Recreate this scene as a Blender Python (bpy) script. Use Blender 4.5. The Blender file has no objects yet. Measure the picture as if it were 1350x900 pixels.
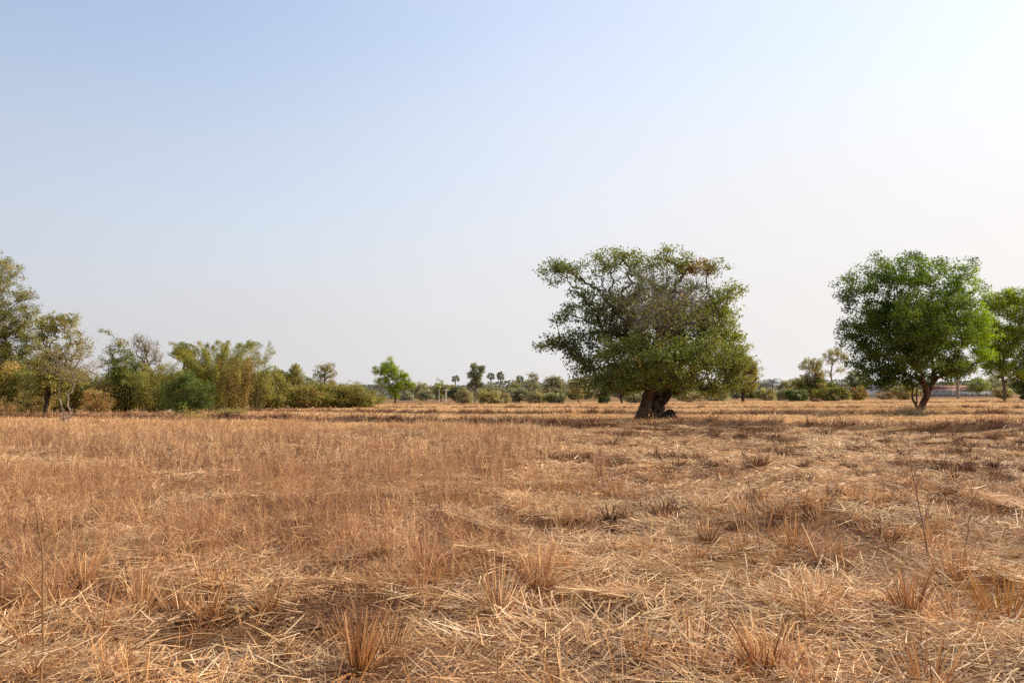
import bpy, math, random
import numpy as np
from mathutils import Vector, Matrix

# ------------------------------------------------------------------ basics
S = bpy.context.scene
COL = S.collection
F = 1050.0            # focal length in photo pixels (photo 1350 x 900)
H = 1.6               # eye height
PITCH = math.atan(71.0 / F)
ROLL = math.radians(0.5)
def hor(px): return 521.0 - math.tan(ROLL) * (px - 675)
def dist(px, py): return H * F / (py - hor(px))
def wx(px, d): return (px - 675) / F * d
def wz(px, py, d): return H + (hor(px) - py) / F * d
def R(s): return np.random.default_rng(s)

def tag(o, label=None, cat=None, group=None, kind=None):
    if label: o['label'] = label
    if cat: o['category'] = cat
    if group: o['group'] = group
    if kind: o['kind'] = kind
    return o
def empty(name, loc, label, cat, group=None):
    o = bpy.data.objects.new(name, None); COL.objects.link(o)
    o.location = loc; o.empty_display_size = .2
    return tag(o, label, cat, group)

def mesh(name, V, faces, mat, parent=None, col=None, smooth=False, link=True):
    """faces: (n,4) or (n,3) int array, or a list of such arrays"""
    if not isinstance(faces, list): faces = [faces]
    faces = [np.asarray(f, np.int32) for f in faces if len(f)]
    V = np.asarray(V, np.float32)
    me = bpy.data.meshes.new(name)
    me.vertices.add(len(V)); me.vertices.foreach_set('co', V.ravel())
    loops = np.concatenate([f.ravel() for f in faces])
    tot = np.concatenate([np.full(len(f), f.shape[1], np.int32) for f in faces])
    start = np.concatenate([[0], np.cumsum(tot)[:-1]]).astype(np.int32)
    me.loops.add(len(loops)); me.loops.foreach_set('vertex_index', loops)
    me.polygons.add(len(tot)); me.polygons.foreach_set('loop_start', start); me.polygons.foreach_set('loop_total', tot)
    if smooth: me.polygons.foreach_set('use_smooth', np.ones(len(tot), bool))
    me.update(calc_edges=True)
    if col is not None:
        a = me.color_attributes.new('Col', 'FLOAT_COLOR', 'POINT')
        c = np.ones((len(V), 4), np.float32); c[:, :3] = col
        a.data.foreach_set('color', c.ravel())
    me.materials.append(mat)
    o = bpy.data.objects.new(name, me)
    if link: COL.objects.link(o)
    if parent is not None: o.parent = parent
    return o

# ------------------------------------------------------------------ noise
def vnoise(x, y, seed=0):
    x = np.asarray(x, float); y = np.asarray(y, float)
    xi = np.floor(x).astype(np.int64); yi = np.floor(y).astype(np.int64)
    u = x - xi; v = y - yi
    u = u*u*(3-2*u); v = v*v*(3-2*v)
    def h(a, b):
        n = (a*374761393 + b*668265263 + seed*974711) & 0xffffffff
        n = ((n ^ (n >> 13)) * 1274126177) & 0xffffffff
        return ((n ^ (n >> 16)) & 0xffff) / 65535.0
    return (h(xi, yi)*(1-u) + h(xi+1, yi)*u)*(1-v) + (h(xi, yi+1)*(1-u) + h(xi+1, yi+1)*u)*v
def fbm(x, y, seed=0, o=3):
    s = 0; a = .5; t = 0
    for k in range(o):
        s = s + a*vnoise(x*2**k, y*2**k, seed+k*17); t += a; a *= .5
    return s/t

# ------------------------------------------------------------------ materials
def newmat(name):
    m = bpy.data.materials.new(name); m.use_nodes = True
    nt = m.node_tree
    for n in list(nt.nodes): nt.nodes.remove(n)
    return m, nt, nt.nodes.new, nt.links.new

def leaf_material(name, trans=.38, tint=(1.25, 1.3, .55), rough=.5, spec=.3):
    m, nt, N, L = newmat(name)
    out = N('ShaderNodeOutputMaterial'); at = N('ShaderNodeAttribute'); at.attribute_name = 'Col'
    geo = N('ShaderNodeNewGeometry'); nz = N('ShaderNodeTexNoise'); nz.inputs['Scale'].default_value = .9; nz.inputs['Detail'].default_value = 3
    L(geo.outputs['Position'], nz.inputs['Vector'])
    mr = N('ShaderNodeMapRange'); mr.inputs[1].default_value = .3; mr.inputs[2].default_value = .7; mr.inputs[3].default_value = .75; mr.inputs[4].default_value = 1.25
    L(nz.outputs['Fac'], mr.inputs[0])
    mul = N('ShaderNodeVectorMath'); mul.operation = 'SCALE'; L(at.outputs['Color'], mul.inputs[0]); L(mr.outputs[0], mul.inputs['Scale'])
    p = N('ShaderNodeBsdfPrincipled'); p.inputs['Roughness'].default_value = rough; p.inputs['Specular IOR Level'].default_value = spec
    L(mul.outputs[0], p.inputs['Base Color'])
    tm = N('ShaderNodeVectorMath'); tm.operation = 'MULTIPLY'; tm.inputs[1].default_value = tint; L(mul.outputs[0], tm.inputs[0])
    t = N('ShaderNodeBsdfTranslucent'); L(tm.outputs[0], t.inputs['Color'])
    mx = N('ShaderNodeMixShader'); mx.inputs[0].default_value = trans
    L(p.outputs[0], mx.inputs[1]); L(t.outputs[0], mx.inputs[2]); L(mx.outputs[0], out.inputs[0])
    return m

def bark_material(name, c0, c1, scale=6, stretch=.25, bump=.6):
    m, nt, N, L = newmat(name)
    out = N('ShaderNodeOutputMaterial'); tc = N('ShaderNodeTexCoord'); mp = N('ShaderNodeMapping'); mp.inputs['Scale'].default_value = (1, 1, stretch)
    L(tc.outputs['Object'], mp.inputs[0])
    n1 = N('ShaderNodeTexNoise'); n1.inputs['Scale'].default_value = scale; n1.inputs['Detail'].default_value = 6; n1.inputs['Roughness'].default_value = .7
    L(mp.outputs[0], n1.inputs['Vector'])
    r = N('ShaderNodeValToRGB'); r.color_ramp.elements[0].position = .35; r.color_ramp.elements[1].position = .68
    r.color_ramp.elements[0].color = (*c0, 1); r.color_ramp.elements[1].color = (*c1, 1); L(n1.outputs['Fac'], r.inputs[0])
    b = N('ShaderNodeBump'); b.inputs['Strength'].default_value = bump; b.inputs['Distance'].default_value = .05; L(n1.outputs['Fac'], b.inputs['Height'])
    p = N('ShaderNodeBsdfPrincipled'); p.inputs['Roughness'].default_value = .9; p.inputs['Specular IOR Level'].default_value = .15
    L(r.outputs[0], p.inputs['Base Color']); L(b.outputs[0], p.inputs['Normal']); L(p.outputs[0], out.inputs[0])
    return m

def plain_material(name, c, rough=.8, var=.2, scale=3.0, spec=.2):
    m, nt, N, L = newmat(name)
    out = N('ShaderNodeOutputMaterial'); tc = N('ShaderNodeTexCoord')
    n1 = N('ShaderNodeTexNoise'); n1.inputs['Scale'].default_value = scale; n1.inputs['Detail'].default_value = 6; L(tc.outputs['Object'], n1.inputs['Vector'])
    r = N('ShaderNodeValToRGB'); r.color_ramp.elements[0].position = .3; r.color_ramp.elements[1].position = .7
    r.color_ramp.elements[0].color = (*[x*(1-var) for x in c], 1); r.color_ramp.elements[1].color = (*[min(1, x*(1+var)) for x in c], 1); L(n1.outputs['Fac'], r.inputs[0])
    p = N('ShaderNodeBsdfPrincipled'); p.inputs['Roughness'].default_value = rough; p.inputs['Specular IOR Level'].default_value = spec
    L(r.outputs[0], p.inputs['Base Color']); L(p.outputs[0], out.inputs[0])
    return m

def straw_material(name, gain=1.0, trans=.25):
    m, nt, N, L = newmat(name)
    out = N('ShaderNodeOutputMaterial'); at = N('ShaderNodeAttribute'); at.attribute_name = 'Col'
    geo = N('ShaderNodeNewGeometry')
    def noise(scale, lo, hi, a, b, det=3):
        nz = N('ShaderNodeTexNoise'); nz.inputs['Scale'].default_value = scale; nz.inputs['Detail'].default_value = det
        L(geo.outputs['Position'], nz.inputs['Vector'])
        mr = N('ShaderNodeMapRange'); mr.inputs[1].default_value = lo; mr.inputs[2].default_value = hi; mr.inputs[3].default_value = a; mr.inputs[4].default_value = b
        L(nz.outputs['Fac'], mr.inputs[0]); return mr.outputs[0]
    k1 = noise(.9, .3, .7, .92*gain, 1.32*gain); k2 = noise(.13, .35, .65, 0, 1)
    mul = N('ShaderNodeVectorMath'); mul.operation = 'SCALE'; L(at.outputs['Color'], mul.inputs[0]); L(k1, mul.inputs['Scale'])
    mc = N('ShaderNodeMix'); mc.data_type = 'RGBA'; mc.inputs[6].default_value = (.92, .84, .78, 1); mc.inputs[7].default_value = (1.0, 1.0, 1.0, 1); L(k2, mc.inputs[0])
    m2 = N('ShaderNodeVectorMath'); m2.operation = 'MULTIPLY'; L(mul.outputs[0], m2.inputs[0]); L(mc.outputs[2], m2.inputs[1])
    p = N('ShaderNodeBsdfPrincipled'); p.inputs['Roughness'].default_value = .5; p.inputs['Specular IOR Level'].default_value = .3
    L(m2.outputs[0], p.inputs['Base Color'])
    t = N('ShaderNodeBsdfTranslucent'); L(m2.outputs[0], t.inputs['Color'])
    mx = N('ShaderNodeMixShader'); mx.inputs[0].default_value = trans
    L(p.outputs[0], mx.inputs[1]); L(t.outputs[0], mx.inputs[2]); L(mx.outputs[0], out.inputs[0])
    return m

LEAF = leaf_material('green_leaf')
LEAFB = leaf_material('translucent_leaf', trans=.45, tint=(1.36, 1.44, .28))  # more translucent leaf with a yellower tint
DRYLEAF = leaf_material('dry_leaf', trans=.3, tint=(1.15, 1.05, .7), spec=.15)
STRAW = straw_material('dry_straw', 1.06)
BARK = bark_material('brown_bark', (.022, .014, .010), (.085, .052, .036))
BARKD = bark_material('dark_bark', (.016, .012, .0095), (.075, .052, .038))
BARKP = bark_material('pale_bark', (.16, .12, .085), (.40, .33, .25))
BARKR = bark_material('red_brown_bark', (.05, .027, .018), (.19, .10, .062))
TWIG = bark_material('grey_twig', (.16, .125, .085), (.36, .28, .20), bump=.2)
CULM = bark_material('bamboo_culm', (.07, .062, .022), (.18, .145, .06), bump=.2)

# ------------------------------------------------------------------ ribbons, tubes, leaves
def nrm(a): return a / np.maximum(np.linalg.norm(a, axis=-1, keepdims=True), 1e-9)

def blades(base, head, lean, length, width, droop, roll, col, segs=3, taper=.25, grad=0.0):
    n = len(base); k = segs + 1
    t = np.linspace(0, 1, k)[None, :]
    hx = np.cos(head); hy = np.sin(head)
    hd = length[:, None]*(np.sin(lean)[:, None]*t + .5*droop[:, None]*t*t)
    vd = length[:, None]*(np.cos(lean)[:, None]*t - .55*droop[:, None]*t*t)
    P = np.stack([base[:, 0, None] + hx[:, None]*hd, base[:, 1, None] + hy[:, None]*hd, base[:, 2, None] + vd], -1)
    s = np.stack([-hy*np.cos(roll) + hx*np.sin(roll)*np.cos(lean), hx*np.cos(roll) + hy*np.sin(roll)*np.cos(lean), -np.sin(roll)*np.sin(lean)], -1)
    w = width[:, None]*(1 - (1-taper)*t**1.5)*.5
    V = np.stack([P - s[:, None]*w[..., None], P + s[:, None]*w[..., None]], 2).reshape(-1, 3)
    i = (np.arange(n)[:, None]*k + np.arange(segs)[None])*2
    Fc = np.stack([i, i+1, i+3, i+2], -1).reshape(-1, 4)
    C = np.repeat(col, k*2, 0)
    if grad: C = C*np.repeat(np.tile(1 - grad + 1.25*grad*np.linspace(0, 1, k)**.8, n), 2)[:, None]*np.repeat(np.tile(np.stack([1+0*t[0], .82+.18*t[0], .7+.3*t[0]], 1), (n, 1)), 2, 0)  # browner blade base, also darkened to paint in shade at the foot
    return V, Fc, C

def tube(P, r, sides):
    P = np.asarray(P, float); n = len(P)
    T = np.gradient(P, axis=0); T = nrm(T)
    ref = np.array([.31, .95, .05]); 
    if abs(T[:, 1]).mean() > .8: ref = np.array([.95, .2, .1])
    A = nrm(np.cross(T, ref)); B = np.cross(T, A)
    a = np.linspace(0, 2*np.pi, sides, endpoint=False)
    V = P[:, None] + r[:, None, None]*(np.cos(a)[None, :, None]*A[:, None] + np.sin(a)[None, :, None]*B[:, None])
    i = np.arange(n-1)[:, None]*sides; j = np.arange(sides)[None]; j2 = (j+1) % sides
    Fc = np.stack([i+j, i+j2, i+sides+j2, i+sides+j], -1).reshape(-1, 4)
    return V.reshape(-1, 3), Fc

def catmull(P, r, sub):
    P = np.asarray(P, float)
    if len(P) < 3 or sub < 2: return P, r
    Q = np.vstack([2*P[0]-P[1], P, 2*P[-1]-P[-2]])
    t = np.linspace(0, 1, sub, endpoint=False)[None, :, None]
    p0, p1, p2, p3 = (Q[a:len(Q)-3+a, None] for a in range(4))
    C = .5*(2*p1 + (p2-p0)*t + (2*p0-5*p1+4*p2-p3)*t*t + (3*p1-p0-3*p2+p3)*t**3)
    C = np.vstack([C.reshape(-1, 3), P[-1:]])
    rr = np.interp(np.linspace(0, len(P)-1, len(C)), np.arange(len(P)), r)
    return C, rr

class Geo:
    def __init__(s): s.V = []; s.Q = []; s.C = []; s.n = 0
    def add(s, V, Fc, C=None):
        s.V.append(V); s.Q.append(Fc + s.n); s.n += len(V)
        if C is not None: s.C.append(C)
    def build(s, name, mat, parent=None, smooth=False, link=True):
        tri = [f for f in s.Q if f.shape[1] == 3]; qd = [f for f in s.Q if f.shape[1] == 4]
        fs = ([np.concatenate(qd)] if qd else []) + ([np.concatenate(tri)] if tri else [])
        return mesh(name, np.concatenate(s.V), fs, mat, parent, np.concatenate(s.C) if s.C else None, smooth, link)

def leaf_quads(P, rng, length, asp, col, up=.35, droop=.25, axis=None):
    n = len(P)
    ax = rng.normal(size=(n, 3)); ax[:, 2] = ax[:, 2]*.7 - droop
    if axis is not None: ax = ax*.6 + axis
    ax = nrm(ax)
    nn = rng.normal(size=(n, 3)); nn[:, 2] += up*2
    sd = nrm(np.cross(nn, ax)); nv = np.cross(ax, sd)
    Ln = length*rng.uniform(.6, 1.3, n); W = Ln*asp
    b = P - ax*Ln[:, None]*.5
    mid = b + ax*(Ln*.42)[:, None] 
    fold = nv*(W*.18)[:, None]
    V = np.stack([b, mid - sd*W[:, None]*.5 + fold, b + ax*Ln[:, None], mid + sd*W[:, None]*.5 + fold], 1).reshape(-1, 3)
    return V, np.arange(4*n).reshape(-1, 4), np.repeat(col, 4, 0)

# ------------------------------------------------------------------ tree growth
def grow(start, startpar, att, bf=.35):
    N0 = len(start); n = len(att)
    P = np.zeros((N0+n, 3)); P[:N0] = start; par = np.full(N0+n, -1); par[:N0] = startpar
    pl = np.zeros(N0+n)
    for i in range(N0):
        if par[i] >= 0: pl[i] = pl[par[i]] + np.linalg.norm(P[i]-P[par[i]])
    best = np.full(n, 1e9); bi = np.zeros(n, int); done = np.zeros(n, bool)
    def upd(i):
        dv = np.linalg.norm(att - P[i], axis=1)
        below = np.maximum(0, P[i, 2] - att[:, 2])
        c = dv + bf*pl[i] + .5*below
        m = c < best; best[m] = c[m]; bi[m] = i
    for i in range(N0): upd(i)
    for k in range(n):
        j = int(np.argmin(np.where(done, 1e9, best)))
        done[j] = True; q = N0 + k
        P[q] = att[j]; par[q] = bi[j]; pl[q] = pl[bi[j]] + np.linalg.norm(P[q]-P[bi[j]])
        upd(q)
    return P, par

def branch_geo(P, par, r0, tip, rng, wob=.08, rad_over=None, minr=0, minor=True, flare=1.0, n_trunk=1):
    n = len(P); cnt = np.ones(n)
    for i in range(n-1, -1, -1):
        if par[i] >= 0: cnt[par[i]] += cnt[i]
    k = math.log(max(r0/tip, 1.01))/math.log(max(cnt[par < 0].max(), 2)); k = min(k, 1.2)
    r = tip*cnt**k
    if rad_over is not None:
        m = rad_over > 0; r[:len(rad_over)][m] = rad_over[m]
    kids = [[] for _ in range(n)]
    for i in range(n):
        if par[i] >= 0: kids[par[i]].append(i)
    g = Geo(); roots = [i for i in range(n) if par[i] < 0]
    stack = [(-1, i) for i in roots]
    while stack:
        p, i = stack.pop()
        ch = [] if p < 0 else [p]
        ch.append(i); rr = [] if p < 0 else [min(r[p], r[i]*1.4)]
        rr.append(r[i])
        while kids[i]:
            ks = sorted(kids[i], key=lambda q: -cnt[q])
            for q in ks[1:]: stack.append((i, q))
            i = ks[0]; ch.append(i); rr.append(r[i])
        if len(ch) < 2: continue
        rr = np.array(rr); C = P[ch].copy()
        rm = rr.max()
        if rm < minr: continue
        # subdivide with a wobble so that limbs are not straight
        sub = 4 if rm > tip*4 else 2
        C, rr = catmull(C, rr, sub)
        if len(C) > 2: 
            sl = np.linalg.norm(C[-1]-C[0])
            C[1:-1] += rng.normal(size=(len(C)-2, 3))*np.minimum(wob, sl*.04)
        rr[-1] *= .6
        sides = 10 if rm > .12 else (6 if rm > .04 else 4)
        g.add(*tube(C, rr, sides))
    return g, r, cnt

def lobes_world(lobes, d, oy=0):
    """lobe: (cx, cy, rx, ry[, opts]) in photo pixels at distance d"""
    out = []
    for l in lobes:
        cx, cy, rx, ry = l[:4]; o = l[4] if len(l) > 4 else {}
        out.append((np.array([wx(cx, d), d + o.get('dy', 0), wz(cx, cy, d)]), np.array([rx*d/F, o.get('ryd', max(rx, ry)*.9*d/F), ry*d/F]), o))
    return out

def sample_lobes(lw, n, rng, shell=.45):
    vol = np.array([np.prod(r)**.8*o.get('dens', 1) for _, r, o in lw]); w = vol/vol.sum()
    idx = rng.choice(len(lw), n, p=w)
    dirs = nrm(rng.normal(size=(n, 3))); rad = (shell + (1-shell)*rng.random(n))
    rad = np.where(rng.random(n) < .25, rng.random(n)**.4*.9, rad)
    C = np.array([l[0] for l in lw])[idx]; Rr = np.array([l[1] for l in lw])[idx]
    return C + dirs*Rr*rad[:, None], idx

def pick_cols(cols, n, rng):
    w = np.array([c[1] for c in cols], float); w /= w.sum()
    return np.array([c[0] for c in cols])[rng.choice(len(cols), n, p=w)]

GAIN = np.array([2.35, 2.12, 1.65])
def foliage(tips, tipcol, rng, per, rad, leaf, asp, jit=.25, up=.35, droop=.25, dens=None):
    m = rng.poisson(per, len(tips)) if dens is None else rng.poisson(per*dens)
    idx = np.repeat(np.arange(len(tips)), m)
    off = nrm(rng.normal(size=(len(idx), 3)))*(rng.random(len(idx))**.5)[:, None]*rad
    off[:, 2] *= .7
    P = tips[idx] + off
    c = tipcol[idx]*GAIN*rng.uniform(1-jit, 1+jit, (len(idx), 1))*rng.uniform(.92, 1.08, (len(idx), 3))
    return leaf_quads(P, rng, leaf, asp, c, up, droop)

def make_tree(name, label, cat, d, base_px, lobes, cols, r0=.15, tip=.008, natt=200, per=30, rad=.4, leaf=.12, asp=.55,
              trunk=None, bark=None, leafmat=None, group=None, seed=0, bf=.35, shell=.45, wob=.08, base_z=None, minr=0, stems=1,
              jit=.25, cnoise=.5, droop=.25, twigs=0, up=.35, spread=.15):
    """trunk: pixel polyline [(px,py,dy)...] from the base up. Builds Empty > trunk, crown."""
    rng = R(seed+1); bark = bark or BARK; leafmat = leafmat or LEAF
    bx = wx(base_px, d); z0 = ground_z(bx, d) if base_z is None else base_z
    root = empty(name, (bx, d, z0), label, cat, group)
    lw = lobes_world(lobes, d)
    att, li = sample_lobes(lw, natt, rng, shell)
    att[:, 2] = np.maximum(att[:, 2], z0 + .15)
    if trunk:
        st = np.array([[wx(p[0], d), d + (p[2] if len(p) > 2 else 0), wz(p[0], p[1], d)] for p in trunk]); st[0, 2] = z0 - .08
        sp = np.arange(len(st)) - 1
    else:
        a = rng.uniform(0, 2*np.pi, stems)
        st = np.stack([bx + np.cos(a)*spread*(stems > 1), d + np.sin(a)*spread*(stems > 1), np.full(stems, z0-.05)], 1); sp = np.full(stems, -1)
    P, par = grow(st, sp, att, bf)
    g, r, cnt = branch_geo(P, par, r0, tip, rng, wob, minr=minr)
    off = np.array([bx, d, z0])
    # base flare
    for k, v in enumerate(g.V): g.V[k] = v - off
    if twigs:
        ti = rng.choice(len(P)-len(st), twigs) + len(st)
        n = len(ti)
        V, Fc, _ = blades(P[ti], rng.uniform(0, 6.28, n), rng.uniform(0, 1.4, n), rng.uniform(.3, 1.1, n)*rad*1.6, np.full(n, tip*1.3), rng.uniform(-.2, .3, n), rng.uniform(0, 3.14, n), np.zeros((n, 3)), 2)
        g.add(V - off, Fc)
    g.build('trunk' if trunk else 'stem', bark, root, smooth=True)
    tips = P[len(st):]
    # lobe colours follow the nearest lobe
    Cw = np.array([l[0] for l in lw]); Rw = np.array([l[1] for l in lw])
    near = np.argmin((((tips[:, None] - Cw[None])/Rw[None])**2).sum(-1), 1)
    tc = pick_cols(cols, len(tips), rng)
    dens = np.ones(len(tips))
    for q, l in enumerate(lw):
        m = near == q
        if 'col' in l[2]: tc[m] = tc[m]*.35 + np.array(l[2]['col'])*.65
        dens[m] *= l[2].get('leaf', 1)
    tc = tc*(1 - cnoise/2 + cnoise*fbm(tips[:, 0]*.6+7, tips[:, 2]*.6+tips[:, 1]*.5, seed))[:, None]
    V, Fc, C = foliage(tips, tc, rng, per, rad, leaf, asp, jit, up, droop, dens)
    k = V[:, 2].reshape(-1, 4).min(1) > z0 + .02
    V = V.reshape(-1, 4, 3)[k].reshape(-1, 3); C = C.reshape(-1, 4, 3)[k].reshape(-1, 3); Fc = np.arange(len(V)).reshape(-1, 4)
    mesh('crown', V - off, Fc, leafmat, root, C)
    return root

def auto_lobes(x0, x1, y0, y1, n, seed, fill=.42, round_=True):
    rng = R(seed+555); out = []
    cx, cy, ax, ay = (x0+x1)/2, (y0+y1)/2, (x1-x0)/2*1.06, (y1-y0)/2*1.06
    a0 = rng.uniform(0, 6.28)
    for k in range(n):
        a = a0 + (k + rng.uniform(-.35, .35))*2*math.pi/n
        s = fill*rng.uniform(.72, 1.2); rr = (1-s)*rng.uniform(.72, 1.02)
        out.append((cx + math.cos(a)*rr*ax, cy + math.sin(a)*rr*ay, s*ax, s*ay*rng.uniform(.8, 1.1), {'dy': 0}))
    out.append((cx, cy, ax*.62, ay*.62, {'dens': .6}))
    return out

def make_bamboo(name, label, d, base_px, x0, x1, ytop, ybase, cols, n=60, leaves=9000, leaf=.16, asp=.2, seed=0, group=None, arch=.5, low=.12, mat=None, spread=1.0):
    """clump of arching culms with fine drooping leaves"""
    rng = R(seed); bx = wx(base_px, d); z0 = ground_z(bx, d)
    root = empty(name, (bx, d, z0), label, 'bamboo clump', group)
    hw = (x1-x0)/2*d/F; cxw = wx((x0+x1)/2, d) - bx; ht = wz(base_px, ytop, d) - z0
    g = Geo(); LP = []; LA = []
    for k in range(n):
        a = rng.uniform(0, 2*np.pi); br = rng.uniform(0, .35*spread)*hw
        b = np.array([cxw*.5 + np.cos(a)*br, np.sin(a)*br, -.05])
        hh = ht*rng.uniform(.55, 1.0) ; out = hw*rng.uniform(.15, 1.0)
        t = np.linspace(0, 1, 9)[:, None]
        dirn = np.array([np.cos(a), np.sin(a), 0])
        top = np.array([cxw*.5, 0, 0])
        ar = rng.uniform(.3, 1)*arch
        P = b + dirn*(out-br)*t**1.9 + top*t + np.array([0, 0, 1])*(hh*(t*(1+ar*.9) - ar*.9*t**2.6))
        P[1:-1] += rng.normal(size=(7, 3))*.04
        g.add(*tube(P, np.linspace(.028, .006, 9)*rng.uniform(.8, 1.2), 4))
        m = max(8, int(leaves/n*rng.uniform(.6, 1.4)))
        tt = low + (1-low)*rng.random(m)**.75
        q = np.stack([np.interp(tt, t[:, 0], P[:, c]) for c in range(3)], 1)
        sp = (.25 + .55*np.sin(np.pi*np.clip(tt, 0, 1)))[:, None]
        side = nrm(rng.normal(size=(m//6+1, 3)))[rng.integers(0, m//6+1, m)]
        q = q + (side*.75*rng.random((m, 1)) + rng.normal(size=(m, 3))*.25)*sp
        LP.append(q); LA.append(np.full(m, k))
    LP = np.concatenate(LP); ok = LP[:, 2] > .05; LP = LP[ok]; LA = np.concatenate(LA)[ok]
    kc = pick_cols(cols, n, rng)
    c = kc[LA]*GAIN*rng.uniform(.75, 1.25, (len(LP), 1))*(.65 + .7*fbm(LP[:, 0]*.5+3, LP[:, 2]*.5+LP[:, 1]*.4, seed))[:, None]
    V, Fc, C = leaf_quads(LP, rng, leaf, asp, c, .2, .5)
    g.build('culm_clump', CULM, root, smooth=True)
    mesh('foliage', V, Fc, mat or LEAF, root, C)
    return root

# ------------------------------------------------------------------ ground
def line(pts, off=0.0):
    w = [(wx(px, dist(px, py)), dist(px, py) + off) for px, py in pts]
    w.sort(); return np.array([a for a, _ in w]), np.array([b for _, b in w])
BUNDS = [  # (pixel line of the front foot, height, half width)
    (line([(-300, 552), (150, 554), (430, 559), (650, 563), (860, 567), (1100, 571), (1350, 576), (1700, 584)], .7), .42, .6),
    (line([(-300, 545), (300, 544), (650, 549), (1000, 550), (1200, 550), (1350, 550), (1700, 551)], .8), .36, .55),
    (line([(-300, 545), (350, 539.5), (500, 539.5), (800, 540), (1100, 540), (1350, 541), (1700, 540)], .9), .30, .6),
    (line([(-300, 545), (400, 536), (650, 535), (900, 534.5), (1100, 533), (1350, 532), (1700, 531)], 1.), .26, .7),
]
def bund(x, y):
    z = np.zeros_like(np.asarray(x, float))
    for k, ((lx, ly), h, w) in enumerate(BUNDS):
        yc = np.interp(x, lx, ly) + (fbm(np.asarray(x)*.22, np.zeros_like(x)+k*9.1, 3+k)-.5)*1.2
        hh = h*(.55 + .8*fbm(np.asarray(x)*.35, np.zeros_like(x)+k*5.3, 31+k))
        if k == 0: hh = hh*(1 - .75*np.exp(-((np.asarray(x)-5.3)/1.0)**2))
        z = np.maximum(z, hh*np.exp(-((np.asarray(y)-yc)/w)**2*1.3))
    return z
def ground_z(x, y):
    x = np.asarray(x, float); y = np.asarray(y, float)
    near = np.clip(1 - y/60, .15, 1)
    z = (fbm(x*.9, y*.9, 5)-.5)*.15*near + (fbm(x*3.1, y*3.1, 15, 2)-.5)*.11*np.clip(1.3-y/22, 0, 1) + (fbm(x*.12, y*.12, 8)-.5)*.18*np.clip(y/10, 0, 1)
    bz = bund(x, y); z = z + bz*(1 + .5*(fbm(x*2.3, y*2.3, 71)-.5))
    return z if z.shape else float(z)

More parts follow.
